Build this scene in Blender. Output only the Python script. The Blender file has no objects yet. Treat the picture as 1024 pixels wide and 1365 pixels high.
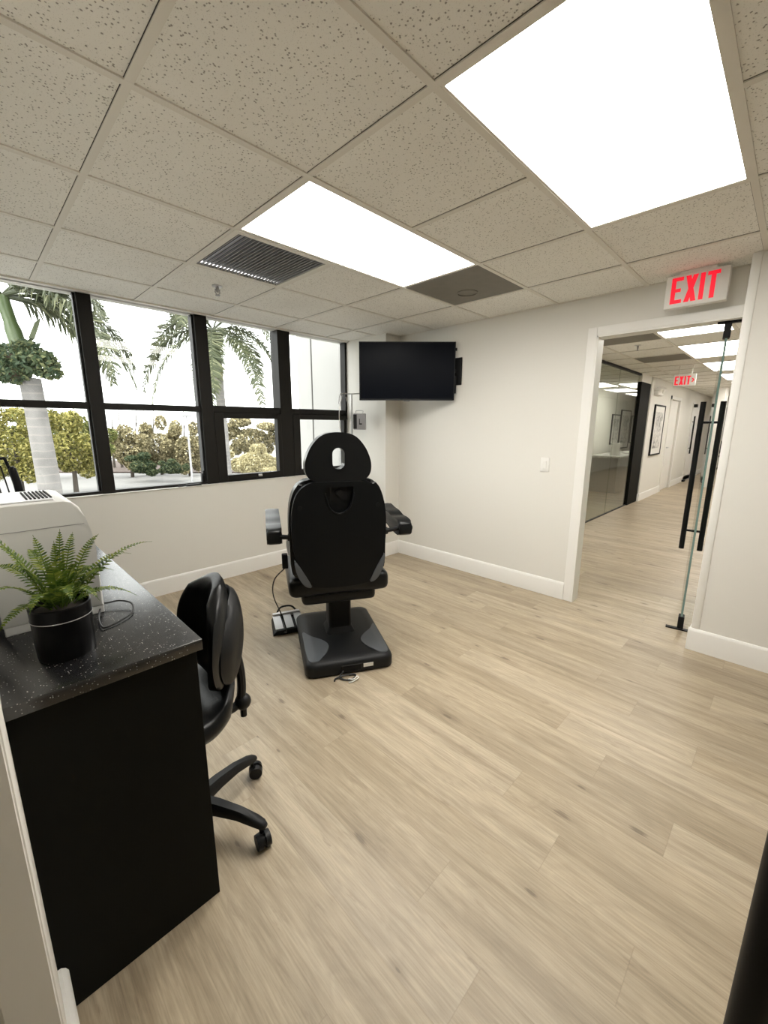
import bpy, bmesh, math, random
from mathutils import Vector, Matrix
random.seed(7)
PI = math.pi
scn = bpy.context.scene
col = scn.collection
R = math.radians

# ------------------------------------------------------------------ materials
def nt(name):
    m = bpy.data.materials.new(name); m.use_nodes = True
    return m, m.node_tree.nodes, m.node_tree.links, m.node_tree.nodes['Principled BSDF']

def mat(name, c, rough=.5, metal=0., spec=.5, noise=0., scale=20., bump=0., bscale=200., coat=0., emit=None, es=0.):
    m, N, L, b = nt(name)
    b.inputs['Base Color'].default_value = (*c, 1)
    b.inputs['Roughness'].default_value = rough
    b.inputs['Metallic'].default_value = metal
    b.inputs['Specular IOR Level'].default_value = spec
    b.inputs['Coat Weight'].default_value = coat
    tc = N.new('ShaderNodeTexCoord')
    if noise:
        n = N.new('ShaderNodeTexNoise'); n.inputs['Scale'].default_value = scale; n.inputs['Detail'].default_value = 4
        r = N.new('ShaderNodeMix'); r.data_type = 'RGBA'
        r.inputs[6].default_value = (*[max(0, x*(1-noise)) for x in c], 1); r.inputs[7].default_value = (*[min(1, x*(1+noise)) for x in c], 1)
        L.new(tc.outputs['Object'], n.inputs['Vector']); L.new(n.outputs['Fac'], r.inputs[0]); L.new(r.outputs[2], b.inputs['Base Color'])
    if bump:
        n = N.new('ShaderNodeTexNoise'); n.inputs['Scale'].default_value = bscale; n.inputs['Detail'].default_value = 3
        bp = N.new('ShaderNodeBump'); bp.inputs['Strength'].default_value = bump; bp.inputs['Distance'].default_value = .002
        L.new(tc.outputs['Object'], n.inputs['Vector']); L.new(n.outputs['Fac'], bp.inputs['Height']); L.new(bp.outputs['Normal'], b.inputs['Normal'])
    if emit:
        b.inputs['Emission Color'].default_value = (*emit, 1); b.inputs['Emission Strength'].default_value = es
    return m

def glass_mat(name, tint=(1, 1, 1), ior=1.5):
    m = bpy.data.materials.new(name); m.use_nodes = True
    N, L = m.node_tree.nodes, m.node_tree.links
    N.clear()
    o = N.new('ShaderNodeOutputMaterial'); mx = N.new('ShaderNodeMixShader'); t = N.new('ShaderNodeBsdfTransparent'); g = N.new('ShaderNodeBsdfGlossy')
    f = N.new('ShaderNodeFresnel'); f.inputs['IOR'].default_value = ior
    g.inputs['Roughness'].default_value = 0.0
    t.inputs['Color'].default_value = (*tint, 1)
    ge = N.new('ShaderNodeNewGeometry'); inv = N.new('ShaderNodeMath'); inv.operation = 'SUBTRACT'; inv.inputs[0].default_value = 1.
    mu = N.new('ShaderNodeMath'); mu.operation = 'MULTIPLY'      # reflect on the outer face only: a thin pane has no trapped light
    L.new(ge.outputs['Backfacing'], inv.inputs[1]); L.new(f.outputs[0], mu.inputs[0]); L.new(inv.outputs[0], mu.inputs[1])
    L.new(mu.outputs[0], mx.inputs[0]); L.new(t.outputs[0], mx.inputs[1]); L.new(g.outputs[0], mx.inputs[2]); L.new(mx.outputs[0], o.inputs[0])
    return m

class G:      # node helper
    def __init__(s, m): s.N, s.L = m.node_tree.nodes, m.node_tree.links
    def math(s, op, a, b=None, c=None):
        n = s.N.new('ShaderNodeMath'); n.operation = op
        for k, v in enumerate((a, b, c)):
            if v is None: continue
            if hasattr(v, 'node'): s.L.new(v, n.inputs[k])
            else: n.inputs[k].default_value = v
        return n.outputs[0]
    def xyz(s, x, y, z):
        n = s.N.new('ShaderNodeCombineXYZ')
        for k, v in enumerate((x, y, z)):
            if hasattr(v, 'node'): s.L.new(v, n.inputs[k])
            else: n.inputs[k].default_value = v
        return n.outputs[0]
    def noise(s, v, scale, detail=3, rough=.5, dist=0.):
        n = s.N.new('ShaderNodeTexNoise'); n.inputs['Scale'].default_value = scale; n.inputs['Detail'].default_value = detail
        n.inputs['Roughness'].default_value = rough; n.inputs['Distortion'].default_value = dist
        s.L.new(v, n.inputs['Vector']); return n.outputs['Fac']
    def ramp(s, f, stops, interp='LINEAR'):
        n = s.N.new('ShaderNodeValToRGB'); n.color_ramp.interpolation = interp
        e = n.color_ramp.elements
        while len(e) < len(stops): e.new(.5)
        for q, (p, c) in zip(e, stops): q.position = p; q.color = (*c, 1)
        s.L.new(f, n.inputs[0]); return n.outputs[0]
    def mix(s, f, a, b, mode='MIX'):
        n = s.N.new('ShaderNodeMix'); n.data_type = 'RGBA'; n.blend_type = mode
        for k, v in ((0, f), (6, a), (7, b)):
            if hasattr(v, 'node'): s.L.new(v, n.inputs[k])
            else: n.inputs[k].default_value = v if k == 0 else (*v, 1)
        return n.outputs[2]
    def maprange(s, v, a, b, c, d):
        n = s.N.new('ShaderNodeMapRange'); s.L.new(v, n.inputs[0])
        for k, x in zip((1, 2, 3, 4), (a, b, c, d)): n.inputs[k].default_value = x
        return n.outputs[0]

def floor_material():
    m, N, L, b = nt('oak_plank_floor'); g = G(m)
    tc = N.new('ShaderNodeTexCoord'); sp = N.new('ShaderNodeSeparateXYZ'); L.new(tc.outputs['Object'], sp.inputs[0])
    X, Y = sp.outputs[0], sp.outputs[1]
    W, LEN = .175, 1.22
    kx = g.math('DIVIDE', g.math('SUBTRACT', X, .06), W)
    k = g.math('FLOOR', kx); fx = g.math('SUBTRACT', kx, k)
    k3 = g.math('FLOORED_MODULO', k, 3.)
    off = g.math('ADD', g.math('ADD', g.math('MULTIPLY', g.math('COMPARE', k3, 0., .1), -1.076), g.math('MULTIPLY', g.math('COMPARE', k3, 1., .1), -.85)), g.math('MULTIPLY', g.math('COMPARE', k3, 2., .1), -1.36))
    ly = g.math('DIVIDE', g.math('SUBTRACT', Y, off), LEN)
    mI = g.math('FLOOR', ly); fy = g.math('SUBTRACT', ly, mI)
    wn = N.new('ShaderNodeTexWhiteNoise'); wn.noise_dimensions = '2D'
    L.new(g.xyz(k, mI, 0.), wn.inputs['Vector'])
    rnd = wn.outputs['Value']; rs = N.new('ShaderNodeSeparateColor'); L.new(wn.outputs['Color'], rs.inputs[0])
    # grain: stretched along the plank, shifted per plank
    px = g.math('ADD', X, g.math('MULTIPLY', rs.outputs[0], 37.)); py = g.math('ADD', Y, g.math('MULTIPLY', rs.outputs[1], 53.))
    v1 = g.xyz(g.math('MULTIPLY', px, 16.), g.math('MULTIPLY', py, 1.1), 0.)
    n1 = g.noise(v1, 1., 5, .6, .6)
    v2 = g.xyz(g.math('MULTIPLY', px, 170.), g.math('MULTIPLY', py, 7.), 0.)
    n2 = g.noise(v2, 1., 3, .6)
    v3 = g.xyz(g.math('MULTIPLY', px, 7.), g.math('MULTIPLY', py, 1.6), 2.)
    n3 = g.noise(v3, 1., 3, .5, 1.2)
    # cathedral rings: bands of a warped field
    rings = g.math('SINE', g.math('MULTIPLY', n3, 55.))
    # knots
    vo = N.new('ShaderNodeTexVoronoi'); vo.voronoi_dimensions = '2D'; vo.inputs['Scale'].default_value = 1.; vo.inputs['Randomness'].default_value = 1.
    L.new(g.xyz(g.math('MULTIPLY', px, 5.6), g.math('MULTIPLY', py, 2.2), 0.), vo.inputs['Vector'])
    vs = N.new('ShaderNodeSeparateColor'); L.new(vo.outputs['Color'], vs.inputs[0]); vs_y = vs.outputs[1]
    kd = g.math('ADD', g.math('DIVIDE', vo.outputs['Distance'], g.math('ADD', .45, vs_y)), g.math('MULTIPLY', g.math('SUBTRACT', n2, .5), .10))
    kn = g.math('MAXIMUM', g.math('MULTIPLY', g.maprange(kd, .03, .24, .62, 0.), g.maprange(n1, .35, .6, 1., .25)), g.maprange(kd, .03, .075, 1., 0.))
    kn = g.math('MULTIPLY', kn, g.math('GREATER_THAN', vs.outputs[0], .60))
    streak = g.maprange(g.noise(g.xyz(g.math('MULTIPLY', px, 24.), g.math('MULTIPLY', py, 3.6), 5.), 1., 5, .66, 1.), .60, .74, 0., 1.)
    base = g.ramp(n1, [(.25, (.285, .228, .157)), (.5, (.41, .338, .241)), (.75, (.495, .416, .305))])
    plank = g.ramp(rnd, [(0., (.86, .85, .84)), (.5, (.97, .96, .94)), (1., (1.06, 1.07, 1.09))])
    c = g.mix(1., base, plank, 'MULTIPLY')
    fine = g.maprange(n2, .3, .7, .82, 1.12)
    c = g.mix(1., c, g.xyz(fine, fine, fine), 'MULTIPLY')
    rg = g.maprange(rings, -1., 1., .955, 1.02)
    c = g.mix(1., c, g.xyz(rg, rg, rg), 'MULTIPLY')
    c = g.mix(g.math('MULTIPLY', streak, .62), c, (.20, .15, .105))
    c = g.mix(g.math('MULTIPLY', kn, .68), c, (.115, .085, .06))
    # seams
    ex = g.math('MINIMUM', fx, g.math('SUBTRACT', 1., fx)); ey = g.math('MINIMUM', fy, g.math('SUBTRACT', 1., fy))
    seam = g.math('MAXIMUM', g.math('LESS_THAN', ex, .0075), g.math('LESS_THAN', ey, .0011))
    c = g.mix(g.math('MULTIPLY', seam, .24), c, (.16, .12, .085))
    L.new(c, b.inputs['Base Color'])
    b.inputs['Roughness'].default_value = .42
    b.inputs['Specular IOR Level'].default_value = .38
    bp = N.new('ShaderNodeBump'); bp.inputs['Strength'].default_value = .12; bp.inputs['Distance'].default_value = .002
    L.new(n2, bp.inputs['Height']); L.new(bp.outputs[0], b.inputs['Normal'])
    return m

def tile_material():
    m, N, L, b = nt('pitted_ceiling_tile'); g = G(m)
    tc = N.new('ShaderNodeTexCoord'); P = tc.outputs['Object']
    vo = N.new('ShaderNodeTexVoronoi'); vo.inputs['Scale'].default_value = 100.; L.new(P, vo.inputs['Vector'])
    n = g.noise(P, 160., 3, .6)
    sc = N.new('ShaderNodeSeparateColor'); L.new(vo.outputs['Color'], sc.inputs[0])
    d = g.math('ADD', vo.outputs['Distance'], g.math('MULTIPLY', g.math('SUBTRACT', n, .5), .7))
    pit = g.math('MULTIPLY', g.maprange(d, .16, .30, 1., 0.), g.math('GREATER_THAN', sc.outputs[0], .34))
    vo2 = N.new('ShaderNodeTexVoronoi'); vo2.inputs['Scale'].default_value = 190.; L.new(P, vo2.inputs['Vector'])
    pin = g.maprange(vo2.outputs['Distance'], .12, .26, .55, 0.)
    big = g.noise(P, 2.2, 3, .5)
    c = g.ramp(big, [(.3, (.84, .83, .79)), (.7, (.89, .88, .84))])
    c = g.mix(g.math('MULTIPLY', pit, .72), c, (.17, .15, .125))
    c = g.mix(g.math('MULTIPLY', pin, .5), c, (.3, .27, .24))
    L.new(c, b.inputs['Base Color']); b.inputs['Roughness'].default_value = .95; b.inputs['Specular IOR Level'].default_value = .1
    bp = N.new('ShaderNodeBump'); bp.inputs['Strength'].default_value = .5; bp.inputs['Distance'].default_value = .004; bp.invert = True
    L.new(pit, bp.inputs['Height']); L.new(bp.outputs[0], b.inputs['Normal'])
    return m

def speckle_material():
    m, N, L, b = nt('black_speckled_quartz'); g = G(m)
    tc = N.new('ShaderNodeTexCoord'); P = tc.outputs['Object']
    vo = N.new('ShaderNodeTexVoronoi'); vo.inputs['Scale'].default_value = 210.; L.new(P, vo.inputs['Vector'])
    sc = N.new('ShaderNodeSeparateColor'); L.new(vo.outputs['Color'], sc.inputs[0])
    s = g.math('MULTIPLY', g.math('LESS_THAN', vo.outputs['Distance'], .27), g.math('GREATER_THAN', sc.outputs[0], .80))
    s2 = g.math('MULTIPLY', s, sc.outputs[1])
    c = g.mix(s2, (.008, .008, .009), (.55, .53, .48))
    L.new(c, b.inputs['Base Color']); b.inputs['Roughness'].default_value = .24; b.inputs['Specular IOR Level'].default_value = 1.0
    return m

def leaf_material(name, stops, rough=.55, trans=.35):
    m = bpy.data.materials.new(name); m.use_nodes = True
    N, L = m.node_tree.nodes, m.node_tree.links; g = G(m); b = N['Principled BSDF']
    ge = N.new('ShaderNodeNewGeometry')
    c = g.ramp(ge.outputs['Random Per Island'], stops)
    L.new(c, b.inputs['Base Color']); b.inputs['Roughness'].default_value = rough; b.inputs['Specular IOR Level'].default_value = .3
    t = N.new('ShaderNodeBsdfTranslucent'); L.new(c, t.inputs['Color'])
    mx = N.new('ShaderNodeMixShader'); mx.inputs[0].default_value = trans
    L.new(b.outputs[0], mx.inputs[1]); L.new(t.outputs[0], mx.inputs[2]); L.new(mx.outputs[0], N['Material Output'].inputs[0])
    return m

def trunk_material():
    m, N, L, b = nt('ringed_palm_trunk'); g = G(m)
    tc = N.new('ShaderNodeTexCoord'); sp = N.new('ShaderNodeSeparateXYZ'); L.new(tc.outputs['Object'], sp.inputs[0])
    n = g.noise(tc.outputs['Object'], 3., 4)
    z = g.math('ADD', g.math('MULTIPLY', sp.outputs[2], 42.), g.math('MULTIPLY', n, 3.))
    s = g.maprange(g.math('SINE', z), .75, 1., 0., 1.)
    c = g.ramp(n, [(.3, (.12, .114, .11)), (.7, (.19, .182, .175))])
    c = g.mix(g.math('MULTIPLY', s, .5), c, (.24, .22, .2))
    L.new(c, b.inputs['Base Color']); b.inputs['Roughness'].default_value = .9
    return m

def marble_material():
    m, N, L, b = nt('pale_veined_marble'); g = G(m)
    tc = N.new('ShaderNodeTexCoord')
    n = g.noise(tc.outputs['Object'], 3., 6, .65, 2.)
    c = g.ramp(n, [(.45, (.8, .79, .77)), (.5, (.5, .49, .48)), (.55, (.82, .81, .79))])
    L.new(c, b.inputs['Base Color']); b.inputs['Roughness'].default_value = .2
    return m

def sketch_material():
    m, N, L, b = nt('grey_ink_sketch'); g = G(m)
    tc = N.new('ShaderNodeTexCoord')
    n = g.noise(tc.outputs['Object'], 5., 6, .7, 1.5)
    c = g.ramp(n, [(.35, (.12, .12, .12)), (.48, (.55, .54, .52)), (.56, (.8, .79, .76))])
    L.new(c, b.inputs['Base Color']); b.inputs['Roughness'].default_value = .35
    return m

M = dict(
    floor=floor_material(), tile=tile_material(), quartz=speckle_material(), trunk=trunk_material(), marble=marble_material(), sketch=sketch_material(),
    wall=mat('warm_white_wall_paint', (.74, .725, .68), .7, spec=.25, bump=.05, bscale=350),
    trim=mat('white_satin_trim', (.82, .81, .78), .4, spec=.4),
    grid=mat('off_white_ceiling_grid', (.74, .715, .655), .5),
    dwin=mat('dark_bronze_window_frame', (.0125, .0112, .0095), .5, spec=.2),
    dwin2=mat('black_gasket', (.008, .008, .008), .6),
    glass=glass_mat('window_glass', (.96, .98, .97)), dglass=glass_mat('door_glass', (.90, .96, .94)), pglass=glass_mat('partition_glass', (.86, .88, .84)),
    gedge=mat('green_glass_edge', (.15, .23, .21), .12, spec=.6),
    black=mat('black_powder_metal', (.006, .006, .0065), .5, spec=.2),
    bplast=mat('black_plastic', (.007, .0075, .0083), .48, spec=.28, bump=.15, bscale=500),
    shell=mat('satin_black_shell', (.004, .0046, .0051), .42, spec=.16, bump=.1, bscale=600),
    leather=mat('black_leather', (.0045, .005, .0056), .32, spec=.28, bump=.2, bscale=160),
    greyp=mat('dark_grey_plastic_inlay', (.075, .083, .093), .5),
    silver=mat('brushed_silver', (.58, .58, .59), .32, metal=.35),
    chrome=mat('grey_steel', (.5, .5, .5), .3, metal=1.),
    cab=mat('matte_black_laminate', (.006, .006, .0045), .7, spec=.12),
    whitep=mat('white_appliance_plastic', (.60, .60, .58), .35, spec=.5),
    greyv=mat('grey_vent_plastic', (.2, .2, .22), .4),
    steelbox=mat('grey_metal_case', (.32, .32, .33), .4, metal=.3),
    white=mat('white_plastic', (.8, .79, .76), .45),
    screen=mat('glossy_dark_screen', (.004, .0052, .009), .3, spec=.045),
    pot=mat('glossy_black_ceramic', (.006, .006, .0065), .3, spec=.1),
    soil=mat('dark_soil', (.02, .015, .01), .9, noise=.4, scale=60),
    diffuser=mat('lit_ceiling_diffuser', (.9, .9, .88), .5, emit=(1., .965, .90), es=17.0),
    hall_diffuser=mat('lit_hall_diffuser', (.9, .9, .88), .5, emit=(1., .965, .90), es=10.5),
    red=mat('lit_red_letters', (.25, .004, .012), .5, emit=(1., .004, .028), es=.85),
    vslat=mat('dark_grey_vent_metal', (.26, .255, .26), .5, metal=.2),
    vdark=mat('vent_cavity', (.012, .012, .013), .9),
    brown=mat('taupe_perforated_panel', (.20, .185, .16), .7, noise=.12, scale=14),
    frond=leaf_material('fern_leaf', [(0, (.035, .075, .012)), (.5, (.10, .16, .022)), (1, (.24, .28, .05))], .45, .25),
    palmleaf=leaf_material('palm_leaf', [(0, (.032, .042, .02)), (.6, (.078, .092, .045)), (1, (.19, .195, .11))], .45, .35),
    shaft=mat('green_crownshaft', (.045, .068, .022), .4, noise=.2, scale=3),
    fibre=mat('brown_palm_fibre', (.07, .045, .03), .9, noise=.4, scale=9),
    bark=mat('grey_brown_bark', (.05, .041, .032), .9, noise=.3, scale=6),
    stucco=mat('white_stucco', (.26, .257, .25), .9, noise=.06, scale=3, bump=.6, bscale=60),
    joint=mat('dark_joint_and_gap_shadow', (.05, .048, .045), .8),
    conc=mat('pale_concrete', (.19, .186, .18), .9, noise=.12, scale=1.),
    mulch=mat('brown_mulch', (.05, .032, .024), .95, noise=.4, scale=4),
    greydoor=mat('grey_painted_door', (.35, .34, .33), .5),
    cord=mat('black_rubber_cord', (.012, .012, .012), .5),
    greyroom=mat('grey_wall_paint', (.40, .39, .38), .7),
)
def leafset(n, a, b_, c): M[n] = leaf_material(n, [(0, a), (.55, b_), (1, c)], .6, .35)
leafset('leaf_yellow', (0.0761, 0.0852, 0.0231), (0.2284, 0.2120, 0.0532), (0.4567, 0.4107, 0.1521))
leafset('leaf_olive', (0.0806, 0.0765, 0.0384), (0.2901, 0.2478, 0.1398), (0.5520, 0.4957, 0.3107))
leafset('leaf_dark', (0.0281, 0.0507, 0.0281), (0.0648, 0.0926, 0.0474), (0.1850, 0.1963, 0.0926))
leafset('leaf_pale', (0.2815, 0.2498, 0.1423), (0.4475, 0.3983, 0.2323), (0.5801, 0.5311, 0.3479))
leafset('leaf_green', (0.0748, 0.0973, 0.0296), (0.1650, 0.1878, 0.0521), (0.3143, 0.2981, 0.1130))

# ------------------------------------------------------------------ mesh helpers
class MB:
    def __init__(s): s.bm = bmesh.new()
    def box(s, a, b, bev=0., seg=2):
        a = Vector(a); b = Vector(b); lo = Vector(map(min, a, b)); hi = Vector(map(max, a, b))
        vs = [s.bm.verts.new((x, y, z)) for x in (lo.x, hi.x) for y in (lo.y, hi.y) for z in (lo.z, hi.z)]
        fs = [s.bm.faces.new([vs[i] for i in q]) for q in ((0, 1, 3, 2), (4, 6, 7, 5), (0, 4, 5, 1), (2, 3, 7, 6), (0, 2, 6, 4), (1, 5, 7, 3))]
        if bev:
            es = list({e for f in fs for e in f.edges})
            bmesh.ops.bevel(s.bm, geom=es, offset=bev, segments=seg, profile=.5, affect='EDGES', clamp_overlap=True)
        return s
    def ring_loft(s, rings, caps=True, closed=False):
        vr = [[s.bm.verts.new(p) for p in r] for r in rings]
        n = len(vr[0]); m = len(vr)
        for i in range(m if closed else m-1):
            for j in range(n):
                s.bm.faces.new((vr[i][j], vr[i][(j+1) % n], vr[(i+1) % m][(j+1) % n], vr[(i+1) % m][j]))
        if caps and not closed:
            s.bm.faces.new(list(reversed(vr[0]))); s.bm.faces.new(vr[-1])
        return s
    def cyl(s, p0, p1, r0, r1=None, seg=20):
        p0 = Vector(p0); p1 = Vector(p1); r1 = r0 if r1 is None else r1
        d = (p1-p0).normalized(); a = d.orthogonal().normalized(); b = d.cross(a)
        s.ring_loft([[p+(a*math.cos(2*PI*k/seg)+b*math.sin(2*PI*k/seg))*r for k in range(seg)] for p, r in ((p0, r0), (p1, r1))])
        return s
    def tube(s, pts, r, seg=8):
        pts = [Vector(p) for p in pts]; n = len(pts)
        rr = r if isinstance(r, (list, tuple)) else [r]*n
        rings = []; a = None
        for i, p in enumerate(pts):
            d = (pts[min(i+1, n-1)]-pts[max(i-1, 0)]).normalized()
            if a is None: a = d.orthogonal().normalized()
            else: a = (a-d*a.dot(d)).normalized()
            b = d.cross(a)
            rings.append([p+(a*math.cos(2*PI*k/seg)+b*math.sin(2*PI*k/seg))*rr[i] for k in range(seg)])
        return s.ring_loft(rings)
    def lathe(s, prof, c=(0, 0, 0), seg=32):
        c = Vector(c)
        return s.ring_loft([[c+Vector((r*math.cos(2*PI*k/seg), r*math.sin(2*PI*k/seg), z)) for k in range(seg)] for r, z in prof])
    def prism(s, outline, f0, f1, bev=0., seg=3):
        """outline: list of 2-D points; f0/f1 map a 2-D point to 3-D on either face"""
        a = [s.bm.verts.new(f0(p)) for p in outline]; b = [s.bm.verts.new(f1(p)) for p in outline]
        n = len(a)
        fa = s.bm.faces.new(list(reversed(a))); fb = s.bm.faces.new(b)
        for i in range(n): s.bm.faces.new((a[i], a[(i+1) % n], b[(i+1) % n], b[i]))
        if bev:
            es = list(set(fa.edges) | set(fb.edges))
            bmesh.ops.bevel(s.bm, geom=es, offset=bev, segments=seg, profile=.5, affect='EDGES', clamp_overlap=True)
        return s
    def ball(s, c, r, sx=1, sy=1, sz=1, u=16, v=10):
        mt = Matrix.Translation(c) @ Matrix.Diagonal((r*sx, r*sy, r*sz, 1))
        bmesh.ops.create_uvsphere(s.bm, u_segments=u, v_segments=v, radius=1, matrix=mt); return s
    def quad(s, *p):
        s.bm.faces.new([s.bm.verts.new(q) for q in p]); return s

FR = {}
def tag(o, label=None, cat=None, group=None, kind=None):
    if label: o['label'] = label
    if cat: o['category'] = cat
    if group: o['group'] = group
    if kind: o['kind'] = kind
    return o
def empty(name, loc, rz=0., label=None, cat=None, group=None, kind=None):
    o = bpy.data.objects.new(name, None); col.objects.link(o); o.empty_display_size = .1
    o.location = loc; o.rotation_euler = (0, 0, rz)
    FR[o.name] = Matrix.Translation(loc) @ Matrix.Rotation(rz, 4, 'Z')
    return tag(o, label, cat, group, kind)
def build(name, mb, m, parent=None, local=False, smooth=35., label=None, flip=True):
    bm = mb.bm
    if flip: bmesh.ops.recalc_face_normals(bm, faces=bm.faces)
    if smooth:
        for f in bm.faces: f.smooth = True
        a = R(smooth)
        for e in bm.edges:
            e.smooth = len(e.link_faces) == 2 and e.calc_face_angle(0) < a
    me = bpy.data.meshes.new(name)
    fr = FR.get(parent.name) if parent else None
    if fr is not None and not local: bm.transform(fr.inverted())
    bm.to_mesh(me); bm.free()
    me.materials.append(M[m] if isinstance(m, str) else m)
    o = bpy.data.objects.new(name, me); col.objects.link(o)
    if parent: o.parent = parent; FR[o.name] = fr if fr is not None else Matrix()
    else: FR[o.name] = Matrix()
    if label: o['label'] = label
    return o
def struct(name, mb, m, label=None, smooth=35.):
    return tag(build(name, mb, m, smooth=smooth), label, None, None, 'structure')
def boolean(o, cutter_mb):
    """cut a shape out of an already built mesh (cutter in the mesh's own frame)"""
    bmesh.ops.recalc_face_normals(cutter_mb.bm, faces=cutter_mb.bm.faces)
    me = bpy.data.meshes.new('cut'); cutter_mb.bm.to_mesh(me); cutter_mb.bm.free()
    c = bpy.data.objects.new('cut', me); col.objects.link(c)
    par = o.parent; o.parent = None
    md = o.modifiers.new('b', 'BOOLEAN'); md.object = c; md.operation = 'DIFFERENCE'; md.solver = 'EXACT'
    dg = bpy.context.evaluated_depsgraph_get(); dg.update()
    new = bpy.data.meshes.new_from_object(o.evaluated_get(dg))
    o.modifiers.remove(md); old = o.data; o.data = new; new.name = o.name
    bpy.data.meshes.remove(old); bpy.data.objects.remove(c); bpy.data.meshes.remove(me)
    bm = bmesh.new(); bm.from_mesh(new)
    for f in bm.faces: f.smooth = True
    for e in bm.edges: e.smooth = len(e.link_faces) == 2 and e.calc_face_angle(0) < R(35)
    bm.to_mesh(new); bm.free()
    o.parent = par
def copy_tree(o, parent=None):
    c = o.copy(); col.objects.link(c)
    if parent: c.parent = parent
    for ch in list(o.children): copy_tree(ch, c)
    return c
def rrect(w, h, r, cx=0, cy=0, n=6):
    pts = []
    for (sx, sy, a0) in ((1, 1, 0), (-1, 1, 90), (-1, -1, 180), (1, -1, 270)):
        for k in range(n+1):
            a = R(a0+90*k/n); pts.append((cx+sx*(w/2-r)+r*math.cos(a), cy+sy*(h/2-r)+r*math.sin(a)))
    return pts
def smooth_closed(pts, n=8):
    """Catmull-Rom through a closed list of 2-D points"""
    out = []; m = len(pts)
    for i in range(m):
        p0, p1, p2, p3 = (Vector(pts[(i+k-1) % m]) for k in range(4))
        for j in range(n):
            t = j/n
            q = .5*((2*p1)+(p2-p0)*t+(2*p0-5*p1+4*p2-p3)*t*t+(3*p1-p0-3*p2+p3)*t**3)
            out.append(tuple(q))
    return out
def smooth_open(pts, n=8):
    P = [Vector(p) for p in pts]; P = [2*P[0]-P[1]]+P+[2*P[-1]-P[-2]]; out = []
    for i in range(1, len(P)-2):
        p0, p1, p2, p3 = P[i-1:i+3]
        for j in range(n):
            t = j/n
            out.append(.5*((2*p1)+(p2-p0)*t+(2*p0-5*p1+4*p2-p3)*t*t+(3*p1-p0-3*p2+p3)*t**3))
    out.append(P[-2]); return out

# ------------------------------------------------------------------ dimensions
H = 2.39; T = .6096
XE = 2.35; YN = 2.28; YP = 1.671; XP = 2.13; XW = -1.10
SILL = .922

# ------------------------------------------------------------------ setting
struct('floor', MB().box((-3.2, -4.2, -.12), (20.2, 2.44, 0)), 'floor', 'pale oak plank floor of the treatment room and hallway', 0)

light_cells = []     # (x0, x1, y0, y1) openings of fixtures
def add_open(x0, x1, y0, y1): light_cells.append((x0, x1, y0, y1))
RL = [(0, 2*T, 0, T), (0, 2*T, -2*T, -T)]
RV = (0, T, T, 2*T); RB = (2*T, 3*T, 0, T)
HX0, HY0 = 4.42, -.30
HL = [(3.20, 4.42, -.30-T, -.30), (5.03, 6.25, -.30-T, -.30), (6.86, 8.08, -.30-T, -.30), (8.69, 9.91, -.30-T, -.30), (10.52, 11.74, -.30-T, -.30), (12.35, 13.57, -.30-T, -.30), (17.0, 18.22, -.30, -.30+T), (9.30, 10.52, .9192, .9192+T)]  # last two are added lamps that brighten the far room and the side room
HB = [(HX0-T, HX0, -.30, -.30+T), (5.64, 6.25, -.30, -.30+T)]
OPEN = RL+[RV, RB]+HL
def inside(x, y): return any(a-1e-4 < x < b+1e-4 and c-1e-4 < y < d+1e-4 for a, b, c, d in OPEN)
# the fixture cells are left open in the tile field
def fill_ceiling(mb, xs, ys, z0, z1):
    for i in range(len(xs)-1):
        for j in range(len(ys)-1):
            if not inside((xs[i]+xs[i+1])/2, (ys[j]+ys[j+1])/2):
                mb.box((xs[i], ys[j], z0), (xs[i+1], ys[j+1], z1))
def lines(lo, hi, o):
    k0 = math.ceil((lo-o)/T-1e-6); v = [o+k*T for k in range(k0, int((hi-o)/T)+1)]
    v = [x for x in v if lo+.01 < x < hi-.01]
    return [lo]+v+[hi]
XM = 2.40
rx, ry = lines(-3.1, XM, 0), lines(-4.1, 2.42, 0)
hx, hy = lines(XM, 20.1, HX0), lines(-4.1, 2.42, HY0)
for q in HL+HB:
    hx = sorted({round(v, 4) for v in hx} | {round(q[0], 4), round(q[1], 4)})
hx = [v for k, v in enumerate(hx) if k == 0 or v-hx[k-1] > .012]
mb = MB(); fill_ceiling(mb, rx, ry, H, H+.02); fill_ceiling(mb, hx, hy, H, H+.02)
ceil = struct('ceiling', mb, 'tile', 'dropped ceiling of pitted white mineral tiles in a grid', 0)
mb = MB(); w = .0125
gap = MB(); sg_ = .0022      # dark strips painting in the shadow of the gap beside each runner
def runners(xs, ys):
    for i in range(len(xs)-1):
        for j in range(len(ys)-1):
            xm, ym = (xs[i]+xs[i+1])/2, (ys[j]+ys[j+1])/2
            if i and not (inside(xs[i]-.1, ym) and inside(xs[i]+.1, ym)):
                mb.box((xs[i]-w, ys[j], H-.005), (xs[i]+w, ys[j+1], H+.0005))
                if not inside(xs[i]-.1, ym): gap.box((xs[i]-w-sg_, ys[j]+w, H-.001), (xs[i]-w, ys[j+1]-w, H+.0005))
            if j and not (inside(xm, ys[j]-.1) and inside(xm, ys[j]+.1)):
                mb.box((xs[i], ys[j]-w, H-.0052), (xs[i+1], ys[j]+w, H+.0005))
                if not inside(xm, ys[j]+.1): gap.box((xs[i]+w, ys[j]+w, H-.001), (xs[i+1]-w, ys[j]+w+sg_, H+.0005))
runners(rx, ry); runners(hx, hy)
build('ceiling_grid', mb, 'grid', ceil, smooth=0)
build('gap_shadow_strip', gap, 'joint', ceil, smooth=0)
mb = MB()
mb.box((XP, YN-.02, H-.012), (XW, YN+.05, H)); mb.box((XE-.016, -1.165, H-.004), (XE, YP, H)); mb.box((XP-.0, YP-.016, H-.004), (XE, YP, H))
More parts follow.
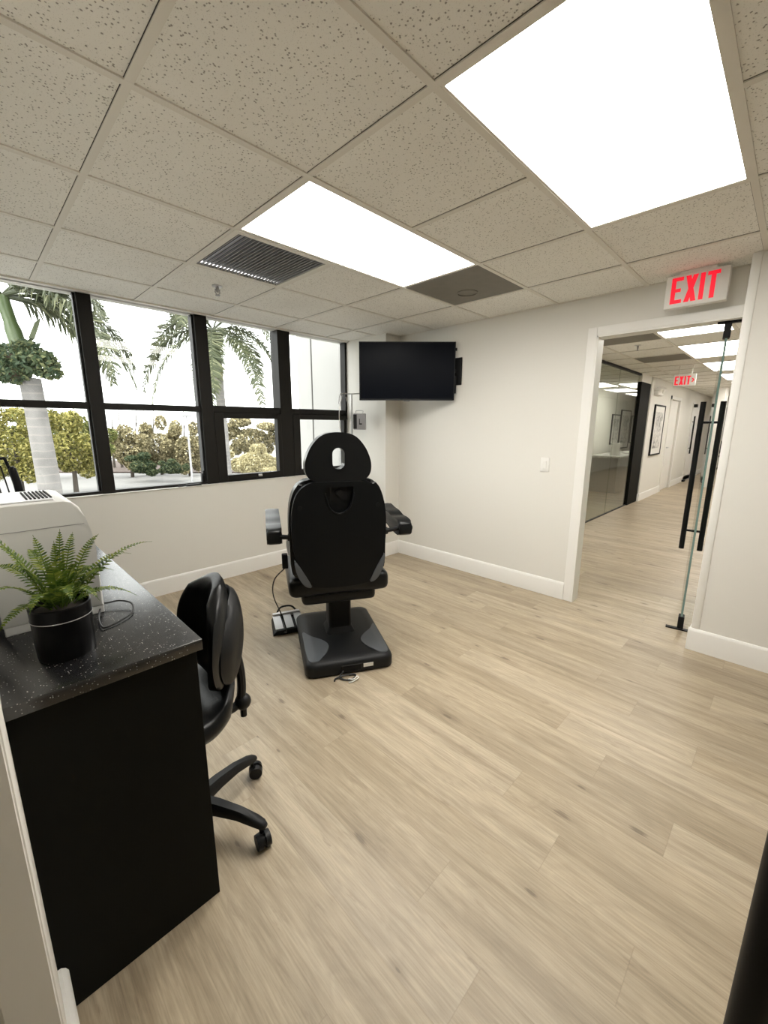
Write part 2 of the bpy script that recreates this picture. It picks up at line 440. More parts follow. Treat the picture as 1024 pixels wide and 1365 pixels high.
build('wall_angle', mb, 'grid', ceil, smooth=0)

# walls
struct('wall_north', MB().box((XW-.15, YN, 0), (2.5, 2.42, SILL)).box((XW-.15, YN+.03, H-.012), (2.5, 2.42, H+.1)), 'wall', 'low cream wall under the row of black windows', 0)
struct('wall_northeast', MB().box((XP, YP, 0), (2.5, 2.42, H+.02)), 'wall', 'white pier between the windows and the television', 0)
YJ = -.318
mb = MB().box((XE, YJ, 0), (2.45, YP, H+.02)).box((XE, -1.17, 2.11), (2.45, YJ, H+.02))
struct('wall_east', mb, 'wall', 'white wall with the television, light switch and doorway', 0)
mb = MB().box((2.135, -4.1, 0), (2.47, -1.165, H+.02), .003, 1)
struct('wall_southeast', mb, 'wall', 'white wall projecting at the right of the doorway', 30)
struct('wall_west', MB().box((XW-.15, -.62, 0), (XW, 2.42, H+.02), .006, 2), 'wall', 'white wall behind the black counter', 30)
struct('wall_southwest', MB().box((-3.1, -.62, 0), (XW-.15, -.5, H+.02)), 'wall', 'white wall left of the counter end', 0)
struct('wall_rear', MB().box((-3.2, -4.2, 0), (2.47, -4.1, H+.1)).box((-3.2, -4.2, 0), (-3.1, -.5, H+.1)), 'wall', 'white walls behind the viewpoint', 0)
# hallway walls
struct('wall_hall_south', MB().box((2.47, -1.95, 0), (20.2, -1.85, H+.1)), 'wall', 'white right-hand wall of the hallway', 0)
struct('wall_hall_near', MB().box((2.45, .62, 0), (5.0, .72, H+.02)), 'wall', 'white hallway wall before the glass partition', 0)
struct('wall_hall_north', MB().box((8.25, .61, 0), (10.05, .76, H+.02)).box((11.0, .61, 0), (16.5, .76, H+.02)).box((10.05, .61, 2.06), (11.0, .76, H+.02)), 'wall', 'white hallway wall carrying the framed print', 0)
struct('wall_hall_end', MB().box((16.4, -1.9, 0), (16.5, -1.2, H+.02)).box((16.4, .55, 0), (16.5, .8, H+.02)).box((16.4, -1.2, 2.1), (16.5, .55, H+.02)), 'wall', 'white wall at the far end of the hallway', 0)
struct('wall_hall_corner', MB().box((11.7, -.14, 0), (12.25, 0, H+.02)), 'wall', 'white wall end dividing the far hallway', 0)
struct('wall_far_room', MB().box((19.0, -1.9, 0), (19.1, 2.3, H+.02)), 'greyroom', 'grey wall of the room beyond the hallway', 0)
struct('wall_side_room', MB().box((4.9, 2.05, 0), (14.2, 2.15, H+.02)).box((14.1, .76, 0), (14.2, 2.05, H+.02)).box((4.9, .72, 0), (5.0, 2.05, H+.02)), 'wall', 'white walls of the room behind the glass partition', 0)
struct('wall_outer', MB().box((20.1, -2, 0), (20.2, 2.44, H+.1)).box((2.45, 2.42, -.1), (20.2, 2.5, H+.1)), 'wall', 'outer walls of the hallway wing', 0)

def base_profile(mb, a, b, n, t=.015, h=.15):
    """baseboard from a to b (xy), n = direction into the room"""
    a = Vector((*a, 0)); b = Vector((*b, 0)); n = Vector((*n, 0))
    prof = [(0, 0), (t, 0), (t, h-.02), (t*.75, h-.008), (t*.35, h), (0, h)]
    mb.ring_loft([[p+n*u+Vector((0, 0, z)) for u, z in prof] for p in (a, b)])
    return mb
struct('baseboard_north', base_profile(MB(), (-.69, YN), (XP, YN), (0, -1)), 'trim', 'white baseboard under the windows')
mb = base_profile(MB(), (XP, YN), (XP, YP-.015), (-1, 0)); base_profile(mb, (XP, YP), (XE, YP), (0, -1))
struct('baseboard_northeast', mb, 'trim', 'white baseboard around the corner pier')
struct('baseboard_east', base_profile(MB(), (XE, YP), (XE, YJ+.066), (-1, 0)), 'trim', 'white baseboard under the television wall')
mb = base_profile(MB(), (2.135, -1.15), (2.135, -4.1), (-1, 0)); base_profile(mb, (2.135, -1.165), (2.40, -1.165), (0, 1))
struct('baseboard_southeast', mb, 'trim', 'white baseboard on the projecting right wall')
mb = base_profile(MB(), (XW, -.62), (XW, -.392), (1, 0), .02)
struct('baseboard_west', mb, 'trim', 'white baseboard end beside the black counter panel')
mb = base_profile(MB(), (8.25, .61), (10.0, .61), (0, -1)); base_profile(mb, (8.25, .76), (8.25, .595), (-1, 0)); base_profile(mb, (11.05, .61), (16.4, .61), (0, -1))
struct('baseboard_hall', mb, 'trim', 'white baseboard along the hallway')
mb = base_profile(MB(), (5.0, 2.05), (14.1, 2.05), (0, -1))
struct('baseboard_side_room', mb, 'trim', 'white baseboard in the room behind the glass')
# door casing
mb = MB()
mb.box((XE-.012, YJ, 0), (XE, YJ+.065, 2.17), .002, 1).box((XE-.012, -1.165, 2.11), (XE, YJ, 2.17), .002, 1)
mb.box((XE-.012, YJ-.012, 0), (2.462, YJ, 2.11)).box((XE-.012, -1.165, 2.098), (2.462, YJ, 2.11))
struct('trim_1', mb, 'trim', 'white flat casing around the doorway')
mb = MB().box((2.131, -1.205, .15), (2.16, -1.163, H-.005), .002, 2)
struct('trim_2', mb, 'trim', 'white corner strip on the projecting wall edge')
mb = MB().box((XW-.075, -.6235, 0), (XW-.004, -.61, H), .0015, 1)
struct('trim_3', mb, 'trim', 'white corner strip left of the counter')
# marble of the hall: black post and glass partition
gp = empty('wall_glass_partition', (5.0, .665, 0), 0, 'frameless glass partition along the left of the hallway', None, None, 'structure')
build('glass_pane', MB().box((5.0, .658, .012), (6.42, .672, H-.03)), 'pglass', gp, smooth=0)
build('glass_pane', MB().box((6.425, .658, .012), (7.6, .672, H-.03)), 'pglass', gp, smooth=0)
build('floor_channel', MB().box((5.0, .65, 0), (7.6, .68, .014)), 'black', gp, smooth=0)
build('ceiling_channel', MB().box((5.0, .645, H-.035), (7.6, .685, H)), 'black', gp, smooth=0)
struct('trim_4', MB().box((7.6, .63, 0), (8.25, .70, 2.25)), 'cab', 'black panel at the end of the glass partition', 0)
struct('wall_hall_header', MB().box((7.6, .63, 2.25), (8.25, .70, H+.01)), 'wall', 'white strip above the black panel', 0)

# ------------------------------------------------------------------ windows
MU = [(-.372, -.283), (.448, .552), (1.243, 1.383)]      # mullion faces (x0, x1) on y = 2.30
YF, YB = 2.30, 2.385
bays = [(-1.25, MU[0][0]), (MU[0][1], MU[1][0]), (MU[1][1], MU[2][0]), (MU[2][1], 2.118)]
ZT = 2.386
def window(n, x0, x1, label, awning, leftm=None):
    wdw = empty('window_%d' % n, (x0, YF, SILL), 0, label, None, None, 'structure')
    mb = MB()
    if leftm:
        mb.box((leftm[0], YF, SILL), (leftm[1], 2.44, ZT), .002, 1)
    mb.box((x0, YF+.015, ZT-.006), (x1, YB, ZT+.01)).box((x0, YF+.01, SILL), (x1, YB, SILL+.028))
    if n == 4: mb.box((x1-.014, YF, 1.53), (x1+.012, YB, ZT))
    build('window_frame', mb, 'dwin', wdw)
    gi = .006
    if not awning:
        build('transom_bar', MB().box((x0, YF+.02, 1.572), (x1, YB, 1.622), .003, 1), 'dwin', wdw)
        build('glass_pane', MB().box((x0, YB-.03, SILL+.02), (x1, YB-.024, 1.58)), 'glass', wdw, smooth=0)
        build('glass_pane', MB().box((x0, YB-.03, 1.62), (x1, YB-.024, ZT)), 'glass', wdw, smooth=0)
        mb = MB()
        mb.box((x1-.016, YF+.03, SILL+.02), (x1, YB-.01, ZT))
        build('bead', mb, 'dwin2', wdw)
    else:
        build('transom_bar', MB().box((x0, YF+.01, 1.572), (x1, YB, 1.632), .003, 1), 'dwin', wdw)
        build('glass_pane', MB().box((x0, YB-.03, 1.62), (x1, YB-.024, ZT)), 'glass', wdw, smooth=0)
        sx0, sx1, sz0, sz1 = x0+.0, x1-.0, SILL+.025, 1.572
        t = .088; t2 = .045
        mb = MB()
        mb.box((sx0, YF-.004, sz0), (sx0+t, YB-.02, sz1), .003, 1).box((sx1-t2, YF-.004, sz0), (sx1, YB-.02, sz1), .003, 1)
        mb.box((sx0+t, YF-.004, sz0), (sx1-t2, YB-.02, sz0+.046), .003, 1).box((sx0+t, YF-.004, sz1-.05), (sx1-t2, YB-.02, sz1), .003, 1)
        sash = build('sash', mb, 'dwin', wdw)
        build('glass_pane', MB().box((sx0+t, YB-.04, sz0+.045), (sx1-t2, YB-.034, sz1-.045)), 'glass', sash, smooth=0)
        xm = (sx0+t+sx1-t2)/2+.05
        build('latch', MB().box((xm-.02, YF-.022, sz0+.012), (xm+.02, YF-.004, sz0+.034), .004, 2), 'silver', sash)
    return wdw
window(1, *bays[0], 'dark framed window nearest the counter, palm trunk outside', False)
w2 = window(2, *bays[1], 'dark framed window second from the counter', False, MU[0])
hb = MB().box((bays[1][1]-.055, YF-.02, SILL+.03), (bays[1][1]-.025, YF+.02, SILL+.11), .005, 2).box((bays[1][1]-.048, YF-.03, SILL+.09), (bays[1][1]-.032, YF-.015, SILL+.135), .004, 2)
build('window_handle', hb, 'black', w2)
build('crank', MB().box((bays[1][1]-.20, YF-.03, SILL+.002), (bays[1][1]-.07, YF+.01, SILL+.022), .006, 2).tube([(bays[1][1]-.2, YF-.02, SILL+.015), (bays[1][1]-.27, YF-.022, SILL+.012)], .006), 'black', w2)
window(3, *bays[2], 'dark framed window with an opening lower sash', True, MU[1])
window(4, *bays[3], 'dark framed window beside the white pier', True, MU[2])
struct('trim_5', MB().box((-1.1, YN-.012, SILL), (XP, YN+.035, SILL+.006), .002, 1), 'trim', 'white window ledge above the low wall')

# ------------------------------------------------------------------ doors
def ladder_handle(parent, P, axis_n, off, z0, z1, r=.019, posts=(.16, .16)):
    """one pull bar at P + axis_n*off, two posts back to the glass"""
    x, y = P; nx, ny = axis_n
    bx, by = x+nx*off, y+ny*off
    h = build('pull_handle', MB().cyl((bx, by, z0), (bx, by, z1), r, seg=24), 'black', parent)
    for zz in (z0+posts[0], z1-posts[1]):
        build('standoff', MB().cyl((x, y, zz), (bx, by, zz), .0095, seg=14), 'black', h)
    return h
PV = Vector((2.41, -1.072)); ang = R(7.9); dv = Vector((math.cos(ang), math.sin(ang))); nv = Vector((-dv.y, dv.x))
d1 = empty('door_1', (PV.x, PV.y, 0), ang, 'frameless glass door standing open into the hallway, black pull bars', None, None, 'structure')
LW = .82
build('glass_pane', MB().box((.014, -.006, .045), (LW, .006, 2.055)), 'dglass', d1, local=True, smooth=0)
build('glass_edge', MB().box((.0, -.0062, .045), (.014, .0062, 2.055)), 'gedge', d1, local=True, smooth=0)
build('patch_fitting', MB().box((-.01, -.018, .01), (.06, .018, .10), .003, 1), 'black', d1, local=True)
build('patch_fitting', MB().box((-.01, -.018, 2.0), (.06, .018, 2.10), .003, 1), 'black', d1, local=True)
build('floor_plate', MB().box((-.02, -.11, 0), (.015, .085, .01), .002, 1), 'black', d1, local=True)
build('top_rail', MB().box((-.02, -.11, 2.085), (.015, .055, 2.10), .002, 1), 'black', d1, local=True)
HP = PV+dv*.70
for sgn in (1, -1): ladder_handle(d1, (HP.x, HP.y), (nv.x*sgn, nv.y*sgn), .062, .44, 1.645)
# the nearer glass door whose pull bar shows at the lower right
RP = Vector((-.579, -1.532))
d2 = empty('door_2', (RP.x+.075, RP.y-.85, 0), 0, 'near glass door with a black pull bar at the lower right', None, None, 'structure')
build('glass_pane', MB().box((RP.x+.069, RP.y-.85, .02), (RP.x+.081, RP.y+.0, 2.1)), 'glass', d2, smooth=0)
ladder_handle(d2, (RP.x+.075, RP.y), (-1, 0), .075, .35, 1.75, .0165, (.1, .2))
build('patch_fitting', MB().box((RP.x+.055, RP.y-.85, 0), (RP.x+.095, RP.y-.65, .09), .003, 1), 'black', d2)
# hallway side door (white panel door, slightly recessed)
d3 = empty('door_3', (10.05, .66, 0), 0, 'white panelled door on the left of the hallway', None, None, 'structure')
mb = MB().box((10.06, .64, .005), (10.99, .68, 2.05))
for z0, z1 in ((.25, .95), (1.1, 1.9)): mb.box((10.2, .632, z0), (10.85, .642, z1), .006, 1)
build('door_leaf', mb, 'trim', d3)
build('casing', MB().box((9.98, .59, 0), (10.05, .615, 2.13)).box((11.0, .59, 0), (11.07, .615, 2.13)).box((9.98, .59, 2.06), (11.07, .615, 2.13)), 'trim', d3)
build('door_handle', MB().cyl((10.15, .64, 1.), (10.15, .58, 1.), .012).box((10.14, .575, .99), (10.27, .59, 1.01), .004, 1), 'silver', d3)
# grey half-open door at the hallway end
d4 = empty('door_4', (16.45, .55, 0), 0, 'grey door opening at the far end of the hallway', None, None, 'structure')
build('casing', MB().box((16.37, .0, 0), (16.4, .05, 2.17)).box((16.37, .55, 0), (16.4, .6, 2.17)).box((16.37, .05, 2.1), (16.4, .55, 2.17)), 'trim', d4)
build('door_leaf', MB().box((16.5, .5, .01), (17.05, .54, 2.08)), 'greydoor', d4)
# narrow black framed door glass along the hall wall
d5 = empty('door_5', (13.0, .6, 0), 0, 'white hallway door with a long black pull bar', None, None, 'structure')
build('door_leaf', MB().box((12.7, .595, .01), (13.7, .61, 2.1)), 'trim', d5)
build('closer', MB().box((12.75, .53, 1.98), (12.95, .595, 2.06), .005, 1), 'black', d5)
build('pull_handle', MB().cyl((12.85, .55, .75), (12.85, .55, 1.75), .018, seg=12).cyl((12.85, .55, .9), (12.85, .6, .9), .01).cyl((12.85, .55, 1.6), (12.85, .6, 1.6), .01), 'black', d5)

# ------------------------------------------------------------------ ceiling fixtures
def troffer(c, label, group, src=None, dm='diffuser'):
    x0, x1, y0, y1 = c; cx, cy = (x0+x1)/2, (y0+y1)/2; L2, W2 = (x1-x0)/2, (y1-y0)/2
    if src:
        o = copy_tree(src); o.location = (cx, cy, H); o['label'] = label; o['group'] = group; return o
    o = empty('ceiling_light', (cx, cy, H), 0, label, 'ceiling light', group)
    e = .022
    mb = MB().box((-L2+.002, -W2+.002, -.004), (L2-.002, -W2+e, .012)).box((-L2+.002, W2-e, -.004), (L2-.002, W2-.002, .012))
    mb.box((-L2+.002, -W2+e, -.004), (-L2+e, W2-e, .012)).box((L2-e, -W2+e, -.004), (L2-.002, W2-e, .012))
    build('frame', mb, 'grid', o, local=True)
    build('diffuser', MB().box((-L2+e, -W2+e, -.001), (L2-e, W2-e, .006)), dm, o, local=True, smooth=0)
    mb = MB().box((-L2+.004, -W2+.004, .012), (L2-.004, W2-.004, .09))
    build('housing', mb, 'white', o, local=True)
    return o
t1 = troffer(RL[1], 'large bright ceiling panel light nearest the viewpoint', 'ceiling panel lights of the room')
troffer(RL[0], 'bright ceiling panel light between the grey vent and the taupe panel', 'ceiling panel lights of the room', t1)
for c, lb in zip(HL, ('nearest hallway ceiling light, just beyond the doorway head', 'second hallway ceiling light beyond the doorway', 'third hallway ceiling light, above and right of the hanging exit sign', 'fourth hallway ceiling light, seen behind the glass door edge', 'fifth hallway ceiling light, low beside the glass door edge', 'farthest hallway ceiling light, near the end wall', 'added unseen ceiling light that brightens the grey room beyond the hallway', 'added ceiling light that brightens the side room behind the glass partition')):
    if c is HL[0]: t2 = troffer(c, lb, 'hallway ceiling lights', None, 'hall_diffuser')
    else: troffer(c, lb, 'hallway ceiling lights', t2)
# louvred vent
cx, cy = (RV[0]+RV[1])/2, (RV[2]+RV[3])/2; h = T/2
v = empty('air_vent', (cx, cy, H), 0, 'square dark louvred air vent beside the ceiling light', 'air vent')
e = .034
mb = MB().box((-h+.002, -h+.002, -.006), (h-.002, -h+e, .01)).box((-h+.002, h-e, -.006), (h-.002, h-.002, .01)).box((-h+.002, -h+e, -.006), (-h+e, h-e, .01)).box((h-e, -h+e, -.006), (h-.002, h-e, .01))
build('frame', mb, 'grid', v, local=True)
build('plenum_box', MB().box((-h+.004, -h+.004, .03), (h-.004, h-.004, .16)), 'vdark', v, local=True, smooth=0)
n = 24
for k in range(n):
    x = -h+e+(2*h-2*e)*(k+.5)/n
    mb = MB().box((x-.0028, -h+e, -.0035), (x+.0028, h-e, .006))
    build('louvre', mb, 'vslat', v, local=True, smooth=0)
# taupe panel
cx, cy = (RB[0]+RB[1])/2, (RB[2]+RB[3])/2
p = empty('ceiling_panel', (cx, cy, H), 0, 'taupe square return air panel at the end of the ceiling light', 'ceiling panel')
build('panel', MB().box((-h+.013, -h+.013, .0), (h-.013, h-.013, .012)), 'brown', p, local=True, smooth=0)
build('ring_outlet', MB().lathe([(.075, .001), (.075, -.004), (.066, -.006), (.066, .001)], (.1, .05, 0), 36), 'brown', p, local=True)
for c, lb in zip(HB, ('taupe ceiling panel just inside the hallway', 'taupe ceiling panel farther along the hallway')):
    o = empty('ceiling_panel', ((c[0]+c[1])/2, (c[2]+c[3])/2, H), 0, lb, 'ceiling panel', 'hallway ceiling panels')
    build('panel', MB().box((-h+.013, -h+.013, -.003), (h-.013, h-.013, .012)), 'brown', o, local=True, smooth=0)
def sprinkler(x, y, label):
    o = empty('sprinkler_head', (x, y, H), 0, label, 'sprinkler')
    build('escutcheon', MB().lathe([(.034, 0), (.034, -.004), (.022, -.008), (.012, -.008)], (0, 0, 0), 24), 'silver', o, local=True)
    build('nozzle', MB().cyl((0, 0, -.006), (0, 0, -.04), .011, .008, 12).tube([(-.014, 0, -.02), (-.016, 0, -.045), (0, 0, -.058), (.016, 0, -.045), (.014, 0, -.02)], .0035, 6), 'steelbox', o, local=True)
    build('deflector', MB().cyl((0, 0, -.058), (0, 0, -.061), .016, seg=16), 'steelbox', o, local=True)
sprinkler(.30, 1.50, 'small fire sprinkler in the ceiling between the vent and the windows')
sprinkler(4.65, 0.0, 'small fire sprinkler in the hallway ceiling')

# ------------------------------------------------------------------ exit signs
def letters(mb, x, y0, z0, hgt, wd, gap, th, chevron=False):
    """EXIT on a plane x = const, read from -x; runs towards -y"""
    st = hgt*.155; d = th
    def bar(y, z, y2, z2): mb.box((x-d, y, z), (x, y2, z2))
    y = y0
    bar(y, z0, y-st, z0+hgt); bar(y-st, z0, y-wd, z0+st*.9); bar(y-st, z0+hgt-st*.9, y-wd, z0+hgt); bar(y-st, z0+hgt*.5-st*.42, y-wd*.85, z0+hgt*.5+st*.42)
    y -= wd+gap
    for (a, b) in ((0, 1), (1, 0)):
        ya, yb = y-wd*1.05*a, y-wd*1.05*b; sg = 1 if a == 0 else -1
        pts0 = [(ya, z0+hgt), (ya-sg*st*1.05, z0+hgt), (yb, z0), (yb+sg*st*1.05, z0)]
        pts0 = [(ya, z0+hgt), (ya-sg*st*1.1, z0+hgt), (yb, z0), (yb+sg*st*1.1, z0)]
        mb.prism(pts0, lambda p: (x-d, p[0], p[1]), lambda p: (x, p[0], p[1]))
        d *= 1.06
    d = th
    y -= wd*1.05+gap
    bar(y, z0, y-st, z0+hgt)
    y -= st+gap
    bar(y, z0+hgt-st*.9, y-wd, z0+hgt); bar(y-wd/2+st/2, z0, y-wd/2-st/2, z0+hgt-st*.9)
    y -= wd
    if chevron:
        for sg in (1, -1):
            mb.prism([(y-gap, z0+hgt*.5+sg*hgt*.22), (y-gap-st*.9, z0+hgt*.5+sg*hgt*.22), (y-gap-st*1.9, z0+hgt*.5), (y-gap-st, z0+hgt*.5)], lambda p: (x-d, p[0], p[1]), lambda p: (x, p[0], p[1]))
e1 = empty('exit_sign', (2.225, -.91, H), 0, 'white exit sign with lit red letters above the doorway', 'exit sign')
build('housing', MB().box((2.2, -1.068, 2.183), (2.25, -.752, 2.372), .006, 2), 'white', e1)
mb = MB(); letters(mb, 2.2, -.783, 2.208, .15, .060, .011, .0015)
build('lettering', mb, 'red', e1, smooth=0, label='lit red letters EXIT')
build('canopy', MB().box((2.2, -1.0, 2.37), (2.25, -.82, H-.0005), .003, 1), 'white', e1)
e2 = empty('exit_sign', (7.0, -.1, H), 0, 'hanging exit sign with lit red letters along the hallway', 'exit sign')
build('housing', MB().box((7.0, -.245, 2.085), (7.02, .045, 2.262), .003, 1), 'white', e2)
mb = MB(); letters(mb, 7.0, .028, 2.105, .13, .05, .011, .0015, True)
build('lettering', mb, 'red', e2, smooth=0, label='lit red letters EXIT with a chevron')
build('canopy', MB().box((7.004, -.19, 2.26), (7.016, -.18, H)).box((7.004, -.02, 2.26), (7.016, -.01, H)), 'grid', e2)

# ------------------------------------------------------------------ television
tvp = Vector((1.985, 1.245, 1.962)); tr = R(44.7)-PI/2     # local -y faces the viewpoint
tv = empty('television', tvp, tr, 'black flat screen television on a wall arm in the corner', 'television')
w2_, h2_ = .455, .266
build('back_case', MB().box((-w2_, .004, -h2_), (w2_, .028, h2_), .004, 2).box((-.3, .028, -h2_+.02), (.3, .055, .12), .01, 2), 'bplast', tv, local=True)
build('screen', MB().box((-w2_+.008, -.002, -h2_+.014), (w2_-.008, .003, h2_-.008)), 'screen', tv, local=True, smooth=0)
mb = MB()
for a, b in (((-w2_, -h2_), (w2_, -h2_+.014)), ((-w2_, h2_-.008), (w2_, h2_)), ((-w2_, -h2_), (-w2_+.008, h2_)), ((w2_-.008, -h2_), (w2_, h2_))): mb.box((a[0], -.006, a[1]), (b[0], .005, b[1]))
build('bezel', mb, 'bplast', tv, local=True)
build('sensor_strip', MB().box((-.03, -.007, -h2_-.008), (.03, .006, -h2_+.002), .002, 1), 'greyp', tv, local=True)
build('side_socket', MB().box((w2_-.004, .002, -.2), (w2_+.018, .03, -.04), .003, 1), 'black', tv, local=True)
build('side_plug', MB().box((w2_, .006, .19), (w2_+.016, .022, .215), .003, 1), 'black', tv, local=True)
inv = FR[tv.name].inverted(); wp = inv @ Vector((2.335, .93, 1.97)); 
build('wall_arm', MB().tube([(0, .05, 0), (.12, .2, 0), tuple(wp)], .016, 10).box((-.12, .05, -.11), (.12, .066, .11)), 'black', tv, local=True)
build('wall_plate', MB().box((2.335, .87, 1.84), (2.35, .99, 2.09), .003, 1), 'black', tv)

# light switch
sw = empty('light_switch', (2.35, 0, 1.137), 0, 'white rocker light switch on the wall left of the doorway', 'light switch')
build('plate', MB().box((2.342, -.039, 1.077), (2.35, .036, 1.195), .003, 2), 'white', sw)
build('rocker', MB().box((2.337, -.018, 1.103), (2.344, .015, 1.169), .002, 1), 'white', sw)

# ------------------------------------------------------------------ counter
ct = empty('counter', (-.9, -.4, 0), 0, 'black speckled counter on a black end panel along the left wall', 'counter')
build('countertop', MB().box((XW, -.412, .848), (-.698, 2.275, .88), .002, 2), 'quartz', ct)
build('end_panel', MB().box((XW, -.388, 0), (-.708, -.362, .848), .001, 1), 'cab', ct)
build('back_panel', MB().box((XW, -.362, 0), (XW+.02, 2.27, .848)), 'cab', ct)
build('support_panel', MB().box((XW+.02, 1.15, 0), (-.72, 1.175, .848)), 'cab', ct)
build('support_panel', MB().box((XW+.02, 2.24, 0), (-.72, 2.265, .848)), 'cab', ct)
build('bracket', MB().box((-.725, -.355, .838), (-.712, -.30, .848)), 'white', ct, label='small white bracket under the counter edge')

# white appliance on the counter
ap = empty('appliance', (-.96, .08, .88), 0, 'white rounded countertop appliance with a vented top behind the fern', 'appliance')
X0, X1, Z0, Z1 = -1.075, -.843, .905, 1.237
out = [(X0, Z0), (X1, Z0), (X1+.0, 1.09), (X1-.006, 1.14), (X1-.016, 1.185), (X1-.027, 1.215), (X1-.042, 1.232), (X1-.06, Z1), (X0+.03, Z1), (X0, Z1-.03)]
build('body', MB().prism(out, lambda p: (p[0], -.035, p[1]), lambda p: (p[0], .27, p[1]), .006, 2), 'whitep', ap)
build('base', MB().box((X0+.002, -.032, .88), (X1-.001, .265, .906), .002, 1), 'whitep', ap)
build('top_panel', MB().box((X0+.03, .0, Z1-.003), (X1-.075, .24, Z1+.004), .003, 1), 'silver', ap)
mb = MB()
for k in range(7): mb.box((X1-.135+.009*k, .03, Z1+.002), (X1-.131+.009*k, .2, Z1+.007))
build('vent_grille', mb, 'vdark', ap, smooth=0)
mb = MB(); mb.box((X0+.002, -.0358, 1.165), (X1-.02, -.034, 1.1665))
build('seam_line', mb, 'steelbox', ap, smooth=0)
# its cable loop
pts = smooth_open([(-.846, .03, .90), (-.835, -.005, .898), (-.80, -.02, .90), (-.776, -.06, .896), (-.79, -.115, .888), (-.83, -.15, .886), (-.868, -.165, .885), (-.877, -.155, .89), (-.872, -.10, .893), (-.856, -.04, .895)], 6)
tag(build('power_cable', MB().tube(pts, .0028, 6), 'cord'), 'thin black cable looped on the counter beside the white appliance', 'cable')

# black utensil rack at the far end of the counter
rk = empty('tool_rack', (-.87, 2.08, .88), 0, 'black wire tool rack standing at the far counter end by the window', 'rack')
build('base', MB().box((-1.06, 2.0, .88), (-.80, 2.14, .965), .006, 2), 'black', rk)
build('frame', MB().tube(smooth_open([(-1.03, 2.07, .96), (-1.03, 2.07, 1.2), (-1.0, 2.07, 1.245), (-.93, 2.07, 1.245), (-.905, 2.07, 1.22), (-.875, 2.07, 1.0), (-.87, 2.07, .96)], 6), .009, 8), 'black', rk)
build('grip', MB().tube([(-.862, 2.06, .96), (-.872, 2.06, 1.09), (-.883, 2.06, 1.18), (-.885, 2.06, 1.192)], [.024, .022, .018, .008], 14), 'black', rk)
build('peg', MB().cyl((-.808, 2.05, .96), (-.815, 2.05, 1.03), .005, seg=10), 'black', rk)
for k in range(3): build('rod', MB().cyl((-.99+.04*k, 2.07, .96), (-1.01+.037*k, 2.07, 1.2), .004, seg=8), 'black', rk)

# ------------------------------------------------------------------ fern in a pot
PX, PY = -.966, -.235
pf = empty('potted_fern', (PX, PY, .88), 0, 'green fern in a black ribbed pot on the near end of the counter', 'potted plant')
r0 = .062
rings = []
prof = [(0.001, 0), (r0*.93, 0), (r0*.95, .004), (r0*.985, .05), (r0*1.0, .098), (r0*1.02, .101), (r0*1.02, .104), (r0*1.005, .107), (r0*1.02, .132), (r0*.96, .134), (r0*.94, .115), (.001, .113)]
seg = 72
for q, (r, z) in enumerate(prof):
    rings.append([Vector((PX+(r-(.0012 if k % 2 and 2 <= q <= 4 else 0))*math.cos(2*PI*k/seg), PY+(r-(.0012 if k % 2 and 2 <= q <= 4 else 0))*math.sin(2*PI*k/seg), .88+z)) for k in range(seg)])
pot = build('pot', MB().ring_loft(rings), 'pot', pf)
build('groove_highlight', MB().lathe([(r0*1.0, .1), (r0*1.026, .1005), (r0*1.026, .1025), (r0*1.0, .103)], (PX, PY, .88), 48), 'silver', pot)  # silver ring painting in the highlight along the pot's groove
build('soil', MB().lathe([(.001, .112), (.058, .112), (.058, .1185), (.03, .124), (.001, .126)], (PX, PY, .88), 24), 'soil', pf)
def fern_frond(base, tip, lift, width, n=24, flat=0.):
    base = Vector(base); tip = Vector(tip); mid = (base+tip)/2+Vector((0, 0, lift))
    mb = MB(); P = lambda t: base*(1-t)**2+mid*2*t*(1-t)+tip*t*t
    pts = [P(k/16) for k in range(17)]
    mb.tube(pts, [.0019*(1-.75*k/16) for k in range(17)], 5)
    for k in range(n):
        t = .10+.90*(k/(n-1)); p = P(t); d = (P(min(1, t+.02))-P(max(0, t-.02))).normalized()
        side = d.cross(Vector((0, 0, 1)))
        if side.length < .1: side = Vector((1, 0, 0))
        side.normalize(); up = side.cross(d).normalized()
        wl = width*(math.sin(PI*min(1, (t*.86+.17)))**.7)*(1.05-.35*t)
        for sg in (1, -1):
            ax = (side*sg*.93+d*.32+up*(.18+random.uniform(-.1, .1))).normalized()
            bw = .0034*(1.15-.4*t); L_ = wl*random.uniform(.9, 1.08)
            a = p-d*bw*.6; b = p+d*bw*.9
            m1 = p+ax*L_*.55-d*bw*.75; m2 = p+ax*L_*.6+d*bw*.85; e_ = p+ax*L_-up*L_*.18
            vs = [mb.bm.verts.new(q) for q in (a, m1, e_, m2, b)]
            mb.bm.faces.new(vs)
    return mb
fb = (PX, PY, .995)
FT = [((-1.088, -.205, 1.235), .06, .030), ((-.938, -.19, 1.19), .03, .022), ((-.735, -.20, 1.118), .085, .027), ((-.80, -.245, .985), .07, .026),
      ((-1.088, -.30, 1.09), .07, .028), ((-1.085, -.32, 1.005), .075, .027), ((-.853, -.16, 1.155), .06, .026), ((-1.06, -.18, 1.17), .07, .029),
      ((-.905, -.13, 1.165), .04, .024), ((-.955, -.36, 1.05), .10, .027), ((-1.03, -.345, 1.04), .09, .026), ((-.90, -.335, 1.03), .09, .025),
      ((-.99, -.17, 1.18), .03, .024), ((-.84, -.21, 1.06), .075, .026), ((-1.0, -.10, 1.13), .07, .025), ((-.86, -.12, 1.05), .08, .025), ((-.955, -.205, 1.165), .02, .022), ((-1.04, -.245, 1.12), .08, .028), ((-.89, -.26, 1.09), .07, .025), ((-.78, -.15, 1.08), .09, .026), ((-1.075, -.12, 1.10), .09, .026), ((-.975, -.30, 1.12), .06, .024), ((-.925, -.29, 1.12), .06, .024)]
